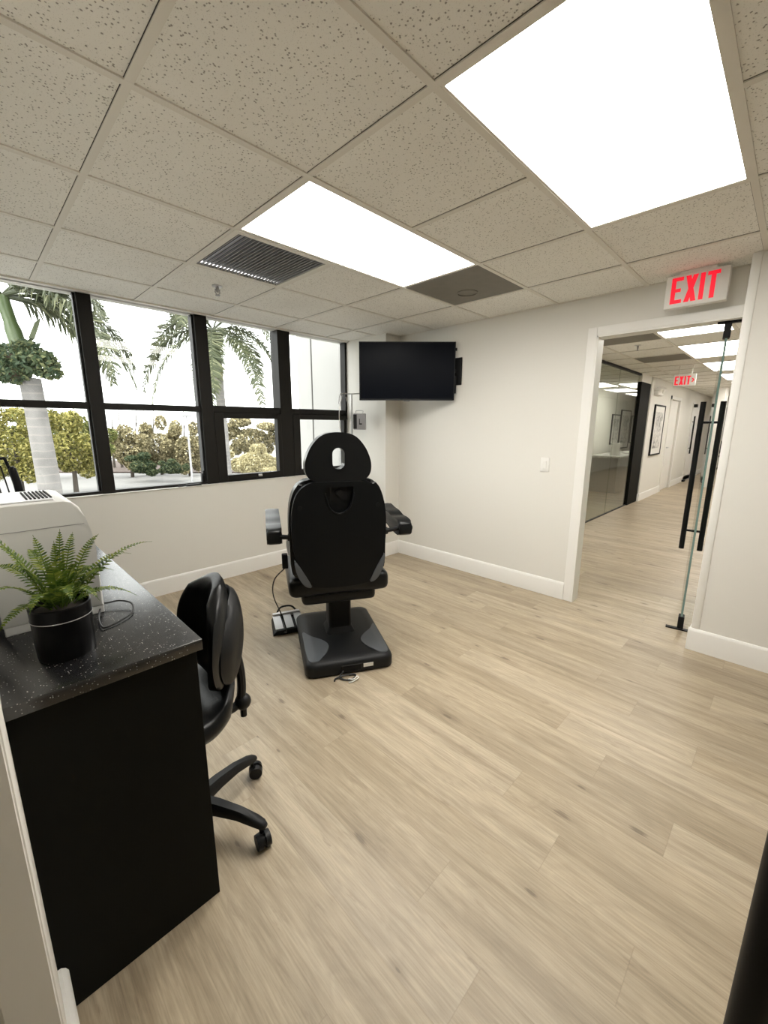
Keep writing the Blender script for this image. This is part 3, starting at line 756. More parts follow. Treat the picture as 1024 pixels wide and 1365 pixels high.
for tip, lf, wd in FT:
    b0 = (PX+(tip[0]-PX)*.12, PY+(tip[1]-PY)*.12, .998)
    build('frond', fern_frond(b0, tip, lf, wd), 'frond', pf, smooth=0, flip=False)

# ------------------------------------------------------------------ pads with rounded outline
def pad(mb, fn, thick, n=26, power=2.12, flatback=.35):
    """closed pillow over the rounded square (a,b); fn(a,b) -> (point, normal)"""
    def sq(a, b):
        return a*math.sqrt(1-b*b/ power), b*math.sqrt(1-a*a/power)
    top = []; bot = []
    for i in range(n+1):
        ra, rb = [], []
        for j in range(n+1):
            a, b = -1+2*i/n, -1+2*j/n
            u, v_ = sq(a, b); p, nn = fn(u, v_)
            edge = max(abs(a), abs(b)); k = math.sqrt(max(0, 1-edge**5))
            ra.append(Vector(p)+Vector(nn)*thick*k); rb.append(Vector(p)-Vector(nn)*thick*flatback*k if edge < .999 else None)
        top.append([mb.bm.verts.new(q) for q in ra])
        bot.append([top[-1][j] if rb[j] is None else mb.bm.verts.new(rb[j]) for j in range(n+1)])
    for i in range(n):
        for j in range(n):
            mb.bm.faces.new((top[i][j], top[i+1][j], top[i+1][j+1], top[i][j+1]))
            q = (bot[i][j], bot[i][j+1], bot[i+1][j+1], bot[i+1][j])
            mb.bm.faces.new(q)
    return mb

# ------------------------------------------------------------------ desk chair
HUB = (-.675, -.118)
dc = empty('desk_chair', (*HUB, 0), R(84), 'black swivel desk chair tucked under the counter edge', 'desk chair')
def back_fn(off, sx=1., zc=.755, hz=.195):
    def f(a, b):
        w_ = .212-.07*max(0, b)**1.6
        x = w_*a*sx; z = zc+hz*b
        y = -.125+.105*a*a+(-.045)*(b)*.4+off-.03*math.cos(b*1.3)
        return (x, y, z), Vector((-.6*a, 1, .12)).normalized()
    return f
build('backrest', pad(MB(), back_fn(0), .045, flatback=.3), 'leather', dc, local=True, smooth=60)
build('back_shell', pad(MB(), back_fn(-.028, .93, .735, .165), .012, flatback=2.2), 'bplast', dc, local=True, smooth=60)
def seat_fn(a, b):
    z = .49+.10*max(0, (-b-.35)/.65)**2+.012*a*a-.02*max(0, b-.5)
    return (.215*a, .05+.215*b, z), Vector((0, .3*max(0, (-b-.35)), 1)).normalized()
build('seat', pad(MB(), seat_fn, .05, flatback=.9), 'leather', dc, local=True, smooth=60)
build('mechanism', MB().box((-.07, -.06, .385), (.07, .12, .44), .012, 2), 'bplast', dc, local=True)
sp_ = build('spine', MB().tube(smooth_open([(0, -.04, .415), (0, -.14, .415), (0, -.19, .44), (0, -.20, .54), (0, -.185, .66), (0, -.17, .73)], 5), [.016]*26, 10), 'bplast', dc, local=True)
build('adjuster_knob', MB().ball((0, -.20, .43), .03, 1, 1, 1.05).cyl((0, -.20, .40), (0, -.20, .37), .012, seg=10), 'bplast', sp_, local=True)
build('lever', MB().tube([(.06, 0, .40), (.16, -.02, .40), (.2, -.03, .395)], .007, 8), 'bplast', dc, local=True)
build('gas_column', MB().cyl((0, 0, .12), (0, 0, .3), .026, seg=20).cyl((0, 0, .3), (0, 0, .39), .015, seg=16), 'black', dc, local=True)
build('hub', MB().cyl((0, 0, .075), (0, 0, .135), .045, .04, 24), 'bplast', dc, local=True)
for k in range(5):
    a = R(-58.2-84+72*k); d = Vector((math.cos(a), math.sin(a), 0)); s_ = Vector((-d.y, d.x, 0))
    rings = []
    for t, z, wd, th in ((.03, .115, .026, .024), (.10, .118, .023, .02), (.18, .112, .020, .016), (.245, .096, .018, .014), (.272, .086, .016, .010), (.284, .08, .009, .006)):
        c = d*t+Vector((0, 0, z)); U = Vector((0, 0, 1))
        rings.append([c+s_*wd*x+U*th*y for x, y in ((1, -1), (1, .35), (.6, 1), (-.6, 1), (-1, .35), (-1, -1))])
    lg = build('leg', MB().ring_loft(rings), 'bplast', dc, local=True, smooth=50)
    c = d*.264; w_ax = (s_*.75+d*.66).normalized(); tr_ = Vector((-w_ax.y, w_ax.x, 0))
    mb = MB().cyl(c+Vector((0, 0, .05)), c+Vector((0, 0, .085)), .008, seg=10)
    cc = c-tr_*.012+Vector((0, 0, .0275))
    for sg in (1, -1): mb.cyl(cc+w_ax*sg*.006, cc+w_ax*sg*.024, .0275, .0255, 22)
    mb.cyl(cc-w_ax*.007, cc+w_ax*.007, .02, seg=16)
    build('caster', mb, 'bplast', lg, local=True, smooth=40)

# ------------------------------------------------------------------ treatment chair
tc = empty('treatment_chair', (.533, .529, 0), R(-29.0), 'large black padded treatment chair with an oval headrest hole, seen from behind', 'treatment chair')
def lv(f): return f
bs = lambda w_, l_, r_, z, cy=0: [Vector((x, y+cy, z)) for x, y in rrect(w_, l_, r_, n=7)]
base = build('base', MB().ring_loft([bs(.52, .72, .05, .004), bs(.535, .735, .055, .012), bs(.535, .735, .055, .06), bs(.522, .722, .055, .078), bs(.49, .69, .05, .09), bs(.40, .60, .05, .098)]), 'bplast', tc, local=True, smooth=50)
def plate(name, pts, z, th, m, parent):
    o2 = smooth_closed(pts, 6); n_ = len(o2); cx_ = sum(p[0] for p in o2)/n_; cy_ = sum(p[1] for p in o2)/n_
    mb = MB(); rings = []
    for k, dz in ((1., -.006), (1., .0), (.985, th), (.8, th), (.6, th), (.4, th), (.2, th)):
        r_ = []
        for p in o2:
            q_ = (cx_+(p[0]-cx_)*k, cy_+(p[1]-cy_)*k); r_.append(Vector((q_[0], q_[1], z(q_)+dz)))
        rings.append(r_)
    mb.ring_loft(rings)
    return build(name, mb, m, parent, local=True)
zb = lambda p: .0985-max(0, max((abs(p[0])-.20)/.045, (abs(p[1])-.30)/.045))*.0085
for sg in (-1, 1):
    pts = [(sg*.245, .05), (sg*.20, -.03), (sg*.135, -.10), (sg*.105, -.17), (sg*.125, -.25), (sg*.17, -.315), (sg*.20, -.335), (sg*.24, -.32), (sg*.25, -.22), (sg*.25, -.08)]
    if sg < 0: pts = list(reversed(pts))
    plate('inlay', pts, zb, .0035, 'greyp', base)['label'] = 'dark grey inlay on the base'
build('socket_plate', MB().box((-.06, -.3715, .02), (.06, -.366, .062), .002, 1), 'black', base, local=True)
build('rating_label', MB().box((.075, -.3705, .034), (.135, -.3665, .056)), 'white', base, local=True, smooth=0, label='small white rating label')
build('column', MB().ring_loft([bs(.20, .20, .03, .09, .05), bs(.155, .16, .03, .13, .05), bs(.15, .15, .02, .135, .05), bs(.15, .15, .02, .42, .05)]), 'black', tc, local=True)
build('seat_frame', MB().box((-.255, -.16, .365), (.21, .28, .45), .03, 3), 'bplast', tc, local=True)
ux = -.022
build('seat', MB().box((-.31+ux, -.20, .435), (.31+ux, .34, .56), .04, 4), 'leather', tc, local=True)
build('leg_rest', MB().box((-.27+ux, .35, .44), (.27+ux, .86, .545), .035, 4), 'leather', tc, local=True)
# backrest: cushion + shell
def F(v): return lambda p: (p[0]+ux*1.4, v-.06*(p[1]-.55)/.6*0, p[1])
cush = smooth_closed([(-.275, .60), (-.285, .75), (-.285, .92), (-.272, 1.03), (-.235, 1.115), (-.17, 1.15), (0, 1.155), (.17, 1.15), (.235, 1.115), (.272, 1.03), (.285, .92), (.285, .75), (.275, .60), (.22, .565), (0, .56), (-.22, .565)], 5)
build('back_cushion', MB().prism(cush, F(-.215), F(-.10), .028, 4), 'leather', tc, local=True)
shl = smooth_closed([(-.235, .62), (-.266, .74), (-.275, .9), (-.262, 1.02), (-.226, 1.098), (-.165, 1.137), (-.11, 1.142), (0, 1.142), (.11, 1.142), (.165, 1.137), (.226, 1.098), (.262, 1.02), (.275, .9), (.266, .74), (.235, .62), (.19, .545), (.12, .522), (0, .515), (-.12, .522), (-.19, .545)], 5)
sh = build('back_shell', MB().prism(shl, F(-.265), F(-.2149), .018, 4), 'shell', tc, local=True)
U = smooth_closed([(-.082, 1.10), (-.074, 1.04), (-.052, .985), (0, .958), (.052, .985), (.074, 1.04), (.082, 1.10), (.07, 1.112), (0, 1.112), (-.07, 1.112)], 5)
boolean(sh, MB().prism(U, F(-.40), F(-.232)))
lip = []
for i, q in enumerate(U): lip.append(Vector(F(-.266)(q)))
build('recess_rim', MB().tube([p_ for p_ in lip if p_.z < 1.09], .004, 6), 'shell', sh, local=True)
for sg in (-1, 1):
    cr = [(sg*.265, .70), (sg*.255, .62), (sg*.215, .545), (sg*.175, .535), (sg*.215, .62)]
    if sg > 0: cr = list(reversed(cr))
    build('side_cover', MB().prism(smooth_closed(cr, 5), F(-.272), F(-.24), .006, 2), 'greyp', sh, local=True)
    build('screw_cap', MB().cyl(F(-.2665)((sg*.225, 1.0)), F(-.26)((sg*.225, 1.0)), .013, seg=18), 'black', sh, local=True)
build('headrest_bracket', MB().box((ux*1.4-.05, -.235, 1.03), (ux*1.4+.05, -.2325, 1.2)).box((ux*1.4-.045, -.262, 1.115), (ux*1.4+.045, -.20, 1.132), .004, 1).cyl((ux*1.4, -.25, 1.075), (ux*1.4, -.232, 1.075), .018, seg=18), 'black', tc, local=True)
hq = [(.06, 1.409), (.107, 1.387), (.148, 1.341), (.173, 1.293), (.187, 1.245), (.186, 1.200), (.170, 1.166), (.135, 1.143), (.07, 1.128)]
hd = smooth_closed([(0, 1.415)]+hq+[(0, 1.124)]+[(-x, z) for x, z in reversed(hq)], 4)
hr = build('headrest', MB().prism(hd, F(-.255), F(-.155), .02, 4), 'leather', tc, local=True)
boolean(hr, MB().prism(rrect(.072, .122, .0355, 0, 1.27), F(-.4), F(0)))
rim = [Vector(F(-.252)(q)) for q in rrect(.076, .126, .0375, 0, 1.27)]
build('hole_rim', MB().tube(rim+rim[:1], .004, 6), 'leather', hr, local=True)
for sg in (-1, 1):
    x = sg*.402+.004
    prof = [(-.15, .772), (-.158, .83), (-.14, .856), (-.06, .868), (.02, .866), (.10, .88), (.20, .885), (.31, .895), (.345, .88), (.34, .84), (.18, .80), (.0, .772)]
    am = build('armrest', MB().prism(smooth_closed(prof, 4), lambda p: (x-.044, p[0], p[1]), lambda p: (x+.044, p[0], p[1]), .016, 3), 'leather', tc, local=True)
    build('arm_support', MB().cyl((sg*.20+ux, -.18, .815), (sg*.30+ux, -.17, .815), .03, .022, 16).cyl((sg*.29+ux, -.17, .815), (sg*.385+ux, -.13, .815), .014, seg=12), 'bplast', am, local=True)
build('hand_control', MB().box((-.36, -.10, .60), (-.325, -.06, .69), .006, 2), 'black', tc, local=True)
pts = smooth_open([(-.345, -.08, .60), (-.41, .0, .50), (-.42, .08, .36), (-.37, .15, .18), (-.345, .16, .06), (-.36, .2, .035)], 6)
build('control_cord', MB().tube(pts, .004, 6), 'cord', tc, local=True)
# mains lead lying by the base
pts = smooth_open([(-.05, -.372, .03), (-.075, -.40, .012), (-.04, -.43, .006), (.0, -.425, .006), (.02, -.395, .008), (-.01, -.385, .01), (-.06, -.395, .014), (-.10, -.40, .007), (-.11, -.42, .006)], 6)
ml = empty('mains_lead', (.533, .529, 0), R(-29.0), 'short black lead with a white tag at the foot of the treatment chair', 'cable')
build('lead', MB().tube(pts, .005, 7), 'cord', ml, local=True)
build('paper_tag', MB().tube(smooth_open([(-.03, -.425, .008), (.0, -.44, .012), (.02, -.425, .018), (.03, -.43, .008), (-.01, -.452, .006), (-.035, -.455, .006)], 5), .0035, 5), 'white', ml, local=True)

# foot pedal
fp = empty('foot_pedal', (.415, .99, 0), R(-22), 'black foot pedal with silver treadles on the floor beside the treatment chair base', 'foot pedal')
build('housing', MB().prism([(-.13, .0), (.13, .0), (.13, .045), (.10, .07), (-.10, .07), (-.13, .03)], lambda p: (-.12+p[0]*.0, -.12+p[0]*.0, p[1]) if False else (p[0]*.95, -.115, p[1]*.55), lambda p: (p[0]*.8, .105, p[1]), .008, 2), 'bplast', fp, local=True)
for x in (-.075, 0, .075):
    mb = MB().ring_loft([[Vector((x+sx*.027, y, z+dz)) for sx, dz in ((-1, 0), (1, 0), (1, .008), (-1, .008))] for y, z in ((-.10, .036), (-.03, .055), (.05, .072))])
    build('treadle', mb, 'silver', fp, local=True)
build('pedal_bridge', MB().box((-.1, .045, .06), (.1, .075, .092), .006, 2), 'silver', fp, local=True)
build('cable_guard', MB().tube(smooth_open([(-.07, .09, .06), (-.03, .13, .10), (.05, .13, .10), (.09, .09, .06)], 5), .007, 8), 'black', fp, local=True)
build('cord', MB().tube(smooth_open([(.05, .10, .05), (.10, .09, .04), (.12, .03, .02), (.125, -.06, .008)], 5), .004, 6), 'cord', fp, local=True)

# ------------------------------------------------------------------ drip stand near the pier
iv = empty('drip_stand', (1.92, 1.98, 0), 0, 'thin steel drip stand with a grey control box by the white pier', 'drip stand')
build('pole', MB().cyl((1.92, 1.98, .06), (1.92, 1.98, 1.79), .010, seg=14), 'chrome', iv)
for sg in (1, -1):
    a = Vector((.70, -.714, 0))*sg
    P0 = Vector((1.92, 1.98, 1.79))
    pts = smooth_open([P0, P0+a*.09+Vector((0, 0, .004)), P0+a*.125+Vector((0, 0, -.01)), P0+a*.14+Vector((0, 0, -.05 if sg > 0 else -.10))], 6)
    build('hook', MB().tube(pts, .006, 8), 'chrome', iv)
bx = empty('x', (0, 0, 0)); 
bpy.data.objects.remove(bx)
mbx = MB(); fr_ = Matrix.Translation((1.935, 1.955, 1.50)) @ Matrix.Rotation(R(-45), 4, 'Z')
mbx.box((-.005, -.06, -.085), (.125, .05, .085), .006, 2); mbx.bm.transform(fr_)
bo = build('control_box', mbx, 'steelbox', iv)
mbx = MB().box((.055, -.064, -.03), (.062, -.058, .03)).box((.055, -.064, -.03), (.085, -.058, -.018)); mbx.bm.transform(fr_)
build('switch', mbx, 'black', bo)
mbx = MB().box((-.008, -.055, -.075), (.03, -.0605, .075)); mbx.bm.transform(fr_)
build('dark_side', mbx, 'bplast', bo)
mbx = MB().tube(smooth_open([(.02, 0, .085), (.02, 0, .115), (.09, 0, .115), (.09, 0, .085)], 4), .004, 6); mbx.bm.transform(fr_)
build('carry_handle', mbx, 'chrome', bo)
P0 = Vector((1.92, 1.98, 0)); a = Vector((-.70, .714, 0))
build('tubing', MB().tube(smooth_open([P0+a*.1+Vector((0, 0, 1.78)), P0+a*.135+Vector((0, 0, 1.60)), P0+a*.12+Vector((0, 0, 1.38)), P0+a*.06+Vector((0, 0, 1.30)), P0+a*.03+Vector((0, 0, 1.42)), P0+a*.02+Vector((0, 0, 1.6)), P0+a*.06+Vector((0, 0, 1.76))], 6), .0035, 6), 'white', iv)
for k in range(5):
    d = Vector((math.cos(R(72*k+20)), math.sin(R(72*k+20)), 0))*.17
    lg = build('leg', MB().tube([P0+Vector((0, 0, .075)), P0+d*.6+Vector((0, 0, .07)), P0+d+Vector((0, 0, .055))], .009, 8), 'chrome', iv)
    build('caster', MB().cyl(P0+d+Vector((-.008, 0, .025)), P0+d+Vector((.008, 0, .025)), .025, seg=16).cyl(P0+d+Vector((0, 0, .03)), P0+d+Vector((0, 0, .055)), .005, seg=8), 'black', lg)

# ------------------------------------------------------------------ hallway things
def picture(x0, x1, z0, z1, y, label, group):
    o = empty('framed_print', ((x0+x1)/2, y, (z0+z1)/2), 0, label, 'framed print', group)
    f = .03
    build('frame', MB().box((x0, y-.03, z0), (x0+f, y, z1)).box((x1-f, y-.03, z0), (x1, y, z1)).box((x0+f, y-.03, z0), (x1-f, y, z0+f)).box((x0+f, y-.03, z1-f), (x1-f, y, z1)), 'black', o)
    build('mount', MB().box((x0+f, y-.02, z0+f), (x1-f, y-.002, z1-f)), 'white', o, smooth=0)
    g_ = .13*(x1-x0)
    build('print', MB().box((x0+f+g_, y-.022, z0+f+g_), (x1-f-g_, y-.0195, z1-f-g_)), 'sketch', o, smooth=0)
picture(8.62, 9.48, .885, 1.895, .608, 'tall black framed grey print on the white hallway wall', None)
picture(10.98, 11.66, 1.0, 1.79, 2.048, 'shorter framed print behind the glass partition', 'framed prints behind the glass')
picture(11.72, 12.62, .865, 1.925, 2.048, 'larger framed print behind the glass partition', 'framed prints behind the glass')
picture(12.75, 13.5, 1.0, 1.79, 2.048, 'framed print half hidden by the black panel behind the glass', 'framed prints behind the glass')
em = empty('emergency_light', (8.75, .60, 2.13), 0, 'white twin-head emergency light on the hallway wall above the print', 'emergency light')
build('housing', MB().box((8.45, .53, 2.06), (8.85, .61, 2.14), .015, 2), 'white', em)
for x in (8.52, 8.76): build('lamp_head', MB().cyl((x, .55, 2.13), (x-.04, .52, 2.20), .05, .055, 16), 'white', em)
sc_ = empty('side_counter', (10.5, 1.55, 0), 0, 'white counter with a pale marble top behind the glass partition', 'counter')
build('cabinet', MB().box((9.0, 1.25, 0), (12.6, 1.85, .78)), 'greydoor', sc_)
build('worktop', MB().box((8.95, 1.2, .78), (12.65, 1.9, .82), .004, 1), 'marble', sc_)
rl = empty('paper_roll', (9.45, 1.45, .82), 0, 'white paper roll standing on the counter behind the glass', 'paper roll')
build('roll', MB().lathe([(.02, 0), (.085, 0), (.09, .005), (.09, .27), (.085, .275), (.02, .275)], (9.45, 1.45, .82), 28), 'white', rl)
build('core', MB().lathe([(.016, .0), (.019, .0), (.019, .278), (.016, .278)], (9.45, 1.45, .82), 18), 'fibre', rl)
cl = tag(build('crumpled_sheet', MB().ball((10.6, 1.5, .845), .2, 1.2, .5, .14, 14, 8), 'white'), 'white folded cloth on the marble counter behind the glass', 'cloth')
ds = empty('door_stop', (12.62, .56, 0), 0, 'small black door stop on the hallway floor', 'door stop')
build('body', MB().box((12.56, .54, 0), (12.68, .6, .05), .008, 2), 'black', ds)
build('bumper', MB().cyl((12.62, .54, .03), (12.62, .525, .03), .018, seg=12), 'bplast', ds)
of = empty('office_chair', (17.6, .12, 0), R(40), 'small dark office chair in the grey room beyond the hallway', 'office chair')
build('seat', MB().box((-.22, -.22, .42), (.22, .22, .5), .03, 2), 'leather', of, local=True)
build('backrest', MB().box((-.21, .2, .55), (.21, .27, 1.0), .03, 2), 'leather', of, local=True)
build('gas_column', MB().cyl((0, 0, .1), (0, 0, .42), .03, seg=12), 'black', of, local=True)
for k in range(5):
    d = Vector((math.cos(R(72*k)), math.sin(R(72*k)), 0))*.28
    build('leg', MB().tube([(0, 0, .1), d+Vector((0, 0, .07))], .018, 6).ball(d+Vector((0, 0, .03)), .03, u=8, v=6), 'bplast', of, local=True)

# ------------------------------------------------------------------ outside
GZ = -3.2
CAMP = Vector((-1.0775, -1.4806, 1.4428)); CYAW = .7801; CPIT = -.2037; CROLL = .0021; CF = 547.4
cf = Vector((math.cos(CPIT)*math.cos(CYAW), math.cos(CPIT)*math.sin(CYAW), math.sin(CPIT)))
cr0 = Vector((math.sin(CYAW), -math.cos(CYAW), 0)); cu0 = cr0.cross(cf)
cr = cr0*math.cos(CROLL)+cu0*math.sin(CROLL); cu = cu0*math.cos(CROLL)-cr0*math.sin(CROLL)
def at(px, py, w_):
    """world point in the direction measured in the photograph, at real depth w_"""
    return CAMP+(cf+cr*((px-512)/CF)-cu*((py-682.5)/CF))*w_

tag(build('ground', MB().box((-60, 3.0, GZ-.3), (90, 140, GZ)), 'conc', smooth=0), 'pale paved car park outside the windows', None, None, 'structure')
tag(build('planting_bed', MB().box((-50, 0, 0), (50, 14, .12)), 'mulch', smooth=0), 'brown mulch bed under the far trees', None, None, 'structure')
pb = bpy.data.objects['planting_bed']; q = at(150, 632, 42); pb.location = (q.x, q.y, GZ); pb.rotation_euler = (0, 0, CYAW-PI/2)
struct('wall_outside_wing', MB().box((2.3, 2.51, GZ), (2.9, 3.55, 6)), 'stucco', 'white stucco wing of the building outside the last window', 0)
struct('trim_6', MB().box((2.292, 3.205, GZ), (2.305, 3.222, 6)), 'joint', 'dark vertical joint in the white stucco wing', 0)

def palm_frond(base, dir_, length, droop, nl, leaf, hang=.55, w0=.03):
    mb = MB(); d0 = Vector(dir_).normalized(); base = Vector(base)
    P = lambda t: base+d0*length*t*(1-.25*t*t)+Vector((0, 0, -droop*t*t))
    pts = [P(k/14) for k in range(15)]
    mb.tube(pts, [w0*(1-.9*k/14)+.003 for k in range(15)], 6)
    for k in range(nl):
        t = .12+.88*k/(nl-1); p = P(t); d = (P(min(1.02, t+.02))-P(t-.02)).normalized()
        side = d.cross(Vector((0, 0, 1)))
        if side.length < .05: side = Vector((1, 0, 0))
        side.normalize()
        L_ = leaf*(math.sin(PI*(.18+.78*t))**.6)
        for sg in (1, -1):
            ax = (side*sg*random.uniform(.6, .95)+d*random.uniform(.45, .8)+Vector((0, 0, random.uniform(-.2, .5)))).normalized()
            e1_ = p+ax*L_*.5+Vector((0, 0, -hang*L_*.12)); e2_ = p+ax*L_*.86+Vector((0, 0, -hang*L_*.62))
            wv = d*random.uniform(.013, .022)*(leaf/.55)
            vs = [mb.bm.verts.new(q) for q in (p-wv*.5, e1_-wv, e2_, e1_+wv, p+wv*.5)]
            mb.bm.faces.new(vs)
    return mb
def palm(name_label, foot, zc, r_, shaft_top, fronds, leaf, lean=(0, 0)):
    f = Vector(foot)
    o = empty('royal_palm', f, 0, name_label, 'palm tree', 'royal palms outside')
    top = Vector((f.x+lean[0], f.y+lean[1], zc))
    n_ = 14
    pts = [f.lerp(top, k/n_) for k in range(n_+1)]
    build('trunk', MB().tube(pts, [r_*(1.12-.30*k/n_) for k in range(n_+1)], 18), 'trunk', o)
    sh_ = top.lerp(Vector(shaft_top), .5)
    build('crownshaft', MB().tube(smooth_open([top+(Vector(shaft_top)-top)*.12, sh_, shaft_top], 5), [r_*.75]*4+[r_*.62]*3+[r_*.5]*4, 14), 'shaft', o)
    for (d, ln, dr) in fronds:
        build('frond', palm_frond(shaft_top, d, ln, dr, 130, leaf), 'palmleaf', o, smooth=0, flip=False)
    return o, top
hf = Vector((cf.x, cf.y, 0)).normalized(); hr_ = Vector((cr.x, cr.y, 0)).normalized()
def dd(r_, u_, f_): return hr_*r_+Vector((0, 0, u_))+hf*f_
# nearer palm, left window
foot = at(70, 640, 7.8); top = at(40, 505, 7.6); foot.z = GZ
st_ = at(2, 395, 7.4)
lean = (top.x-foot.x, top.y-foot.y)
o1, tp = palm('royal palm with a pale ringed trunk outside the left window', foot, top.z, .20, st_, [
    (dd(1, .50, .1), 2.5, 1.15), (dd(.95, .25, -.15), 2.9, 1.9), (dd(.8, .9, .3), 2.6, .9), (dd(1, .05, .5), 2.6, 1.6), (dd(-.8, .5, .2), 2.5, 1.2), (dd(-1, .1, -.2), 2.5, 1.4), (dd(.2, .8, -.8), 2.4, 1.), (dd(.1, .9, .8), 2.4, 1.0), (dd(.9, .4, .9), 2.8, 1.7), (dd(.5, .1, 1), 2.4, 1.5)], .62, lean)
build('spear', MB().ring_loft([[at(38, 450, 7.5), at(46, 452, 7.52), at(42, 455, 7.6)], [at(46, 430, 7.5), at(52, 434, 7.52), at(49, 436, 7.6)], [at(53, 424, 7.5), at(54, 425, 7.52), at(54, 425, 7.55)]]), 'palmleaf', o1)
build('fibre_skirt', MB().ball(at(24, 490, 7.5), .26, .8, .8, 1.15), 'fibre', o1, smooth=60)
def leaf_cloud(mb, blobs, n, size, flat=0.):
    tot = sum(b[1]*b[2] for b in blobs)
    for (c, rx_, rz_) in blobs:
        for _ in range(int(n*rx_*rz_/tot)):
            while True:
                v_ = Vector((random.uniform(-1, 1), random.uniform(-1, 1), random.uniform(-1, 1)))
                if .25 < v_.length < 1: break
            v_ = v_.normalized()*(v_.length**.5)
            p = Vector(c)+Vector((v_.x*rx_, v_.y*rx_, v_.z*rz_))
            nn = Vector((random.gauss(0, 1), random.gauss(0, 1), random.gauss(0, 1)+.6)).normalized()
            a = nn.orthogonal().normalized(); a.rotate(Matrix.Rotation(random.uniform(0, 6.28), 3, nn)); b = nn.cross(a)
            s_ = size*random.uniform(.6, 1.3)
            mb.quad(p-a*s_, p-b*s_*.45, p+a*s_, p+b*s_*.45)
    return mb
build('fruit_stalks', leaf_cloud(MB(), [(at(20, 474, 7.4), .34, .2), (at(48, 484, 7.4), .36, .2), (at(66, 496, 7.4), .2, .12), (at(-4, 490, 7.4), .32, .2), (at(14, 496, 7.3), .3, .2), (at(36, 466, 7.45), .22, .16), (at(58, 478, 7.45), .2, .14)], 3600, .055), 'leaf_dark', o1, smooth=0, flip=False)
# farther palm behind the second and third windows
foot = at(304, 640, 16); foot.z = GZ; top = at(289, 470, 16); st_ = at(284, 440, 15.8)
palm('royal palm with drooping fronds behind the middle windows', foot, top.z, .19, st_, [
    (dd(-1, .55, .1), 3.9, 2.6), (dd(-1, .15, -.2), 3.6, 2.7), (dd(-.8, .9, .3), 3.6, 1.6), (dd(-.6, -.1, -.5), 3.2, 2.6), (dd(.3, 1, .2), 3.4, .9), (dd(.9, .7, -.1), 3.7, 2.1), (dd(1, .3, .2), 3.3, 2.5), (dd(.75, -.05, -.4), 3.1, 2.7), (dd(.3, .1, -.9), 3.0, 2.6), (dd(-.2, .7, -.8), 3.0, 1.6), (dd(.5, .3, .9), 3.2, 2.2), (dd(-.5, .3, .9), 3.2, 2.2), (dd(.1, -.25, -.6), 2.9, 2.4), (dd(.95, .95, .1), 3.8, 1.4), (dd(-.35, -.2, .5), 2.8, 2.4)], .85, (top.x-foot.x, top.y-foot.y))

def tree(label, px, ptop, pbot, halfw, w_, m, n, size, nblob=13, trunk=True, cat='tree', nm='leafy_tree'):
    """crown spanning ptop..pbot rows at column px, at distance w_"""
    c = at(px, (ptop+pbot)/2, w_); foot = Vector((c.x, c.y, GZ)); hw = halfw*w_/CF; hh = (pbot-ptop)/2*w_/CF
    o = empty(nm, foot, 0, label, cat, 'trees and shrubs across the car park')
    bl = [(c-Vector((0, 0, hh*.2)), hw*.62, hh*.6)]
    for k in range(nblob):
        a = 2*PI*k/nblob+random.uniform(-.3, .3); q_ = random.uniform(.55, .95)
        bl.append((c+hr_*hw*q_*math.cos(a)+Vector((0, 0, hh*q_*.9*math.sin(a)))+hf*random.uniform(-.4, .4)*hw, hw*random.uniform(.16, .36), hh*random.uniform(.16, .36)))
    build('crown', leaf_cloud(MB(), bl, int(n*1.7), size*.72), m, o, smooth=0, flip=False)
    if trunk:
        mb = MB().tube([foot, foot.lerp(c, .6)+hr_*.1, c+Vector((0, 0, hh*.3))], [.16, .12, .05], 8)
        for sg in (1, -1): mb.tube([foot.lerp(c, .7), c+hr_*sg*hw*.4+Vector((0, 0, hh*.2))], [.07, .03], 6)
        build('trunk', mb, 'bark', o)
    return o
tree('yellow green tree left of the near palm trunk', 18, 538, 648, 46, 26, 'leaf_yellow', 5200, .17)
tree('yellow green tree right of the near palm trunk', 92, 546, 638, 38, 27, 'leaf_yellow', 5200, .17)
tree('greener tree at the right edge of the left window', 128, 552, 634, 26, 30, 'leaf_green', 3600, .18)
tree('olive tree behind the yellow trees', 60, 545, 620, 60, 36, 'leaf_green', 4500, .22)
tree('tan olive tree left in the second window', 172, 562, 628, 30, 38, 'leaf_olive', 4500, .2)
tree('tan olive tree in the centre of the second window', 212, 556, 626, 34, 40, 'leaf_olive', 5200, .2)
tree('olive tree right in the second window', 250, 560, 630, 28, 39, 'leaf_olive', 4500, .2)
tree('dark green shrub low in the second window', 190, 603, 634, 24, 35, 'leaf_dark', 3000, .15, 5, False, 'shrub', 'shrub')
tree('dark shrub at the right of the second window', 228, 608, 634, 20, 35, 'leaf_dark', 2400, .15, 5, False, 'shrub', 'shrub')
tree('olive tree high in the third window', 335, 556, 606, 40, 36, 'leaf_olive', 5200, .2)
tree('pale flowering shrub in the third window', 342, 586, 640, 42, 24, 'leaf_pale', 6500, .12, 7, False, 'shrub', 'shrub')
tree('pale shrub beside the white stucco wing', 392, 585, 640, 22, 27, 'leaf_pale', 3000, .13, 6, False, 'shrub', 'shrub')
tree('green tree left of the white stucco wing', 396, 545, 600, 16, 34, 'leaf_green', 2500, .18)
